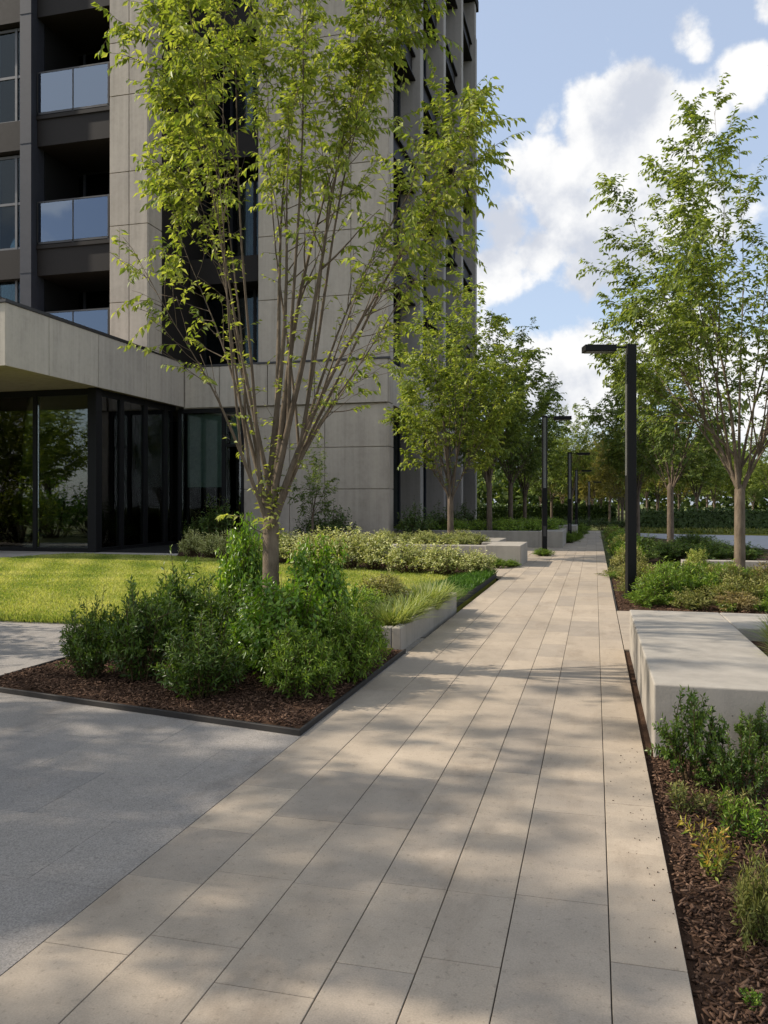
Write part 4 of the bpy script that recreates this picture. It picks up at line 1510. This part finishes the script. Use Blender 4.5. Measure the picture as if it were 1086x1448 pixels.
# meadow bed round the nearest lamp
rm = random.Random(15)
spots = []
tries = 0
while len(spots) < 95 and tries < 5000:
    tries += 1
    y = 12.25 + 5.6 * rm.random() ** 1.2
    x = rm.uniform(.5, 6.6) if len(spots) % 3 else rm.uniform(.5, 2.6)
    if any((x - a) ** 2 + (y - b_) ** 2 < .33 ** 2 for a, b_ in spots): continue
    if (x - .58) ** 2 + (y - 12.77) ** 2 < .05: continue
    spots.append((x, y))
for i, (x, y) in enumerate(spots):
    k = rm.random()
    if x < 1.3 and y < 15: k *= .5
    if k < .38:
        lab, lm, g = 'soft green feathery perennial in the meadow bed around the nearest lamp post', 'fern', 'green perennials of the meadow bed'
    elif k < .75:
        lab, lm, g = 'olive and yellow-green meadow perennial in the bed under the big right tree', 'olive', 'olive perennials of the meadow bed'
    else:
        lab, lm, g = 'straw-coloured dry meadow plant in the bed under the big right tree', 'tan', 'dry plants of the meadow bed'
    plant('meadow_plant', lab, MEA[i % 3][0], lm, (x, y, -.01), rm.uniform(0, 6), rm.uniform(.85, 1.3), rm.choice((.55, .75, .95, 1.15, 1.3)) * (1.12 - .11 * (y - 12.25)), g, 'plant')
for i in range(14):
    x, y = rm.uniform(.42, 4.5), rm.uniform(12.1, 12.6)
    plant('ground_cover', 'low leafy plant along the front edge of the meadow bed', SPG[i % 2][0], 'bright', (x, y, -.01), i, 1.3, .9, 'low plants along the meadow bed edge', 'plant')
plant('meadow_plant', 'bright yellow-flecked plant to the left of the big right trunk', BRI[0][0], 'lawn', (2.0, 17.5, -.01), 0, .5, .8, None, 'plant')

# dark shrubs behind the kerb wall, and along the right path edge
for i, (x, y, s) in enumerate(((1.1, 21.6, .9), (1.9, 22.3, 1.0), (2.8, 21.9, 1.0), (3.7, 22.4, 1.0), (2.2, 24.2, 1.0), (3.3, 24.6, 1.0), (1.4, 26.5, 1.1), (3.0, 27.4, 1.2))):
    plant('dark_shrub', 'dark rounded shrub in the shaded bed behind the kerb wall on the right', YEW[i % 3][0], 'yew', (x, y, 0), i * 1.1, s * 1.35, s * .8, 'dark shrubs behind the kerb wall')
for i in range(9):
    y = 18.5 + i * 2.3
    plant('edge_shrub', 'rounded green shrub along the right edge of the far path', PAL[i % 3][0], 'bright' if i % 3 else 'olive', (.72 + .12 * (i % 2), y, 0), i * .8, .85, .95, 'shrubs along the right path edge')
for i in range(7):
    plant('end_shrub', 'dark low shrub closing the end of the path', DRK[i % 2][0], 'hedge', (-3.6 + i * 1.0, 47.6 + (i % 2) * .6, 0), i, .9, .55, 'shrubs at the end of the path')

for i, (x, y) in enumerate(REFL):
    plant('tall_shrub', 'tall leafy shrub in the thicket on the far side of the lawn', DRK[i % 2][0], 'bright' if i % 3 else 'leaf', (x, y, 0), i * 1.3, 2.0, 1.9, 'thicket left of the lawn')

for i, (x, y) in enumerate(((-8.3, 6.6), (-9.4, 7.6))):  # unseen shrubs, added to shade the paved strip left of the bed
    plant('tall_shrub', 'unseen tall shrub added left of the view to shade the forecourt strip', DRK[i % 2][0], 'bright', (x, y, 0), i * 1.3, 1.2, 2.0, 'added shade shrubs on the forecourt')

# right foreground bed
for a in (('box_shrub', 'tallest small-leaved shrub of the right foreground bed, against the bench end', BOX[0], 'yew', 976, 1108, 984, 92, .4),
          ('box_shrub', 'small-leaved shrub right of the tallest one in the right foreground bed', BOX[1], 'yew', 1052, 1135, 1020, 88, 1.7),
          ('box_shrub', 'small shrub close to the bench end at the far right edge', BOX[0], 'yew', 1078, 1090, 1005, 60, 3.3),
          ('sprig', 'young yellow and red tipped sprig standing alone in the mulch', SPG[0], 'ruddy', 1008, 1240, 1165, 74, .8),
          ('sprig', 'thin dull green seedling behind the red tipped sprig', SPG[1], 'olive', 1030, 1165, 1118, 70, 1.4),
          ('sprig', 'bright seedling at the right edge, beside the red tipped sprig', SPG[0], 'bright', 1072, 1195, 1135, 60, 4.4),
          ('dry_tuft', 'wispy olive and straw plant in the mulch at the right edge', MEA[2], 'olive', 1076, 1335, 1215, 80, .5),
          ('box_shrub', 'low dark shrub filling the bed edge in front of the bench end', BOX[1], 'yew', 1020, 1118, 1045, 84, 5.1),
          ('sprig', 'small olive seedling just in front of the tallest shrub by the bench end', SPG[0], 'olive', 968, 1150, 1105, 60, 2.2),
          ('sprig', 'grey green seedling between the dark shrubs and the red tipped sprig', SPG[1], 'fern', 1046, 1185, 1125, 70, 3.4),
          ('dry_tuft', 'straw-coloured wispy tuft in the mulch just below the red tipped sprig', TUF[0], 'tan', 1058, 1290, 1235, 60, 1.0),
          ('sprig', 'tiny green seedling low in the mulch, nearest to the camera', SPG[1], 'bright', 1062, 1425, 1400, 34, .5)):
    plant_px(*a, z=-.035, cat='plant' if a[0] != 'box_shrub' else 'shrub')
# inside the planter bench
for i, (x, y) in enumerate(((1.5, 7.2), (1.75, 6.6), (2.1, 7.1), (1.45, 6.35), (2.4, 6.5))):
    plant('grass_tuft', 'yellow-green grassy plant inside the planter bench', TUF[i % 2][0], 'grass', (x, y, .29), i, .85, .85, 'grasses inside the planter bench', 'grass')

# clipped hedge beyond the road
hd = thing('hedge', 'long dark clipped hedge beyond the pale road on the right', 'hedge', (20, 46.2, 0))
hd['world_parts'] = 1
MB().box(2.2, 60, 45.75, 46.65, 0, 1.08).build('stems', M['hedge'], hd)
rh = np.random.default_rng(8)
n = 16000
P = np.column_stack([rh.uniform(2, 60, n), 45.7 + np.abs(rh.normal(0, .06, n)), rh.uniform(0, 1.2, n)])
topm = rh.random(n) < .3
P[topm, 1] = rh.uniform(45.7, 46.7, topm.sum())
P[topm, 2] = 1.08 + rh.normal(.03, .07, topm.sum())
P[:, 2] += .05 * np.sin(P[:, 0] * 1.3)
dv = rh.normal(0, 1, (n, 3)); dv[:, 1] -= .6
uv = rh.normal(0, 1, (n, 3))
P -= np.array([20, 46.2, 0])
put('foliage', leaf_mesh('hedge_leaves', P, dv, uv, rh.uniform(.12, .22, n), rh.uniform(.07, .12, n), rh.beta(2, 2.6, n)), M['hedge'], hd)
# dark boundary hedge at the far left behind the planters
hd = thing('hedge', 'dark tall hedge behind the shaded planters at the left of the far path', 'hedge', (-10, 62, 0))
hd['world_parts'] = 1
MB().box(-22, 1.5, 61.5, 62.6, 0, 1.2).build('stems', M['hedge'], hd)
P = np.column_stack([rh.uniform(-22, 1.5, 9000), 61.4 + np.abs(rh.normal(0, .08, 9000)), rh.uniform(0, 1.4, 9000)]) - np.array([-10, 62, 0])
dv = rh.normal(0, 1, (9000, 3)); dv[:, 1] -= .6
put('foliage', leaf_mesh('hedge_leaves', P, dv, rh.normal(0, 1, (9000, 3)), rh.uniform(.18, .3, 9000), rh.uniform(.1, .16, 9000), rh.beta(2, 2.6, 9000)), M['hedge'], hd)
for k_ in ('world_parts',):
    for o in bpy.data.objects:
        if k_ in o: del o[k_]
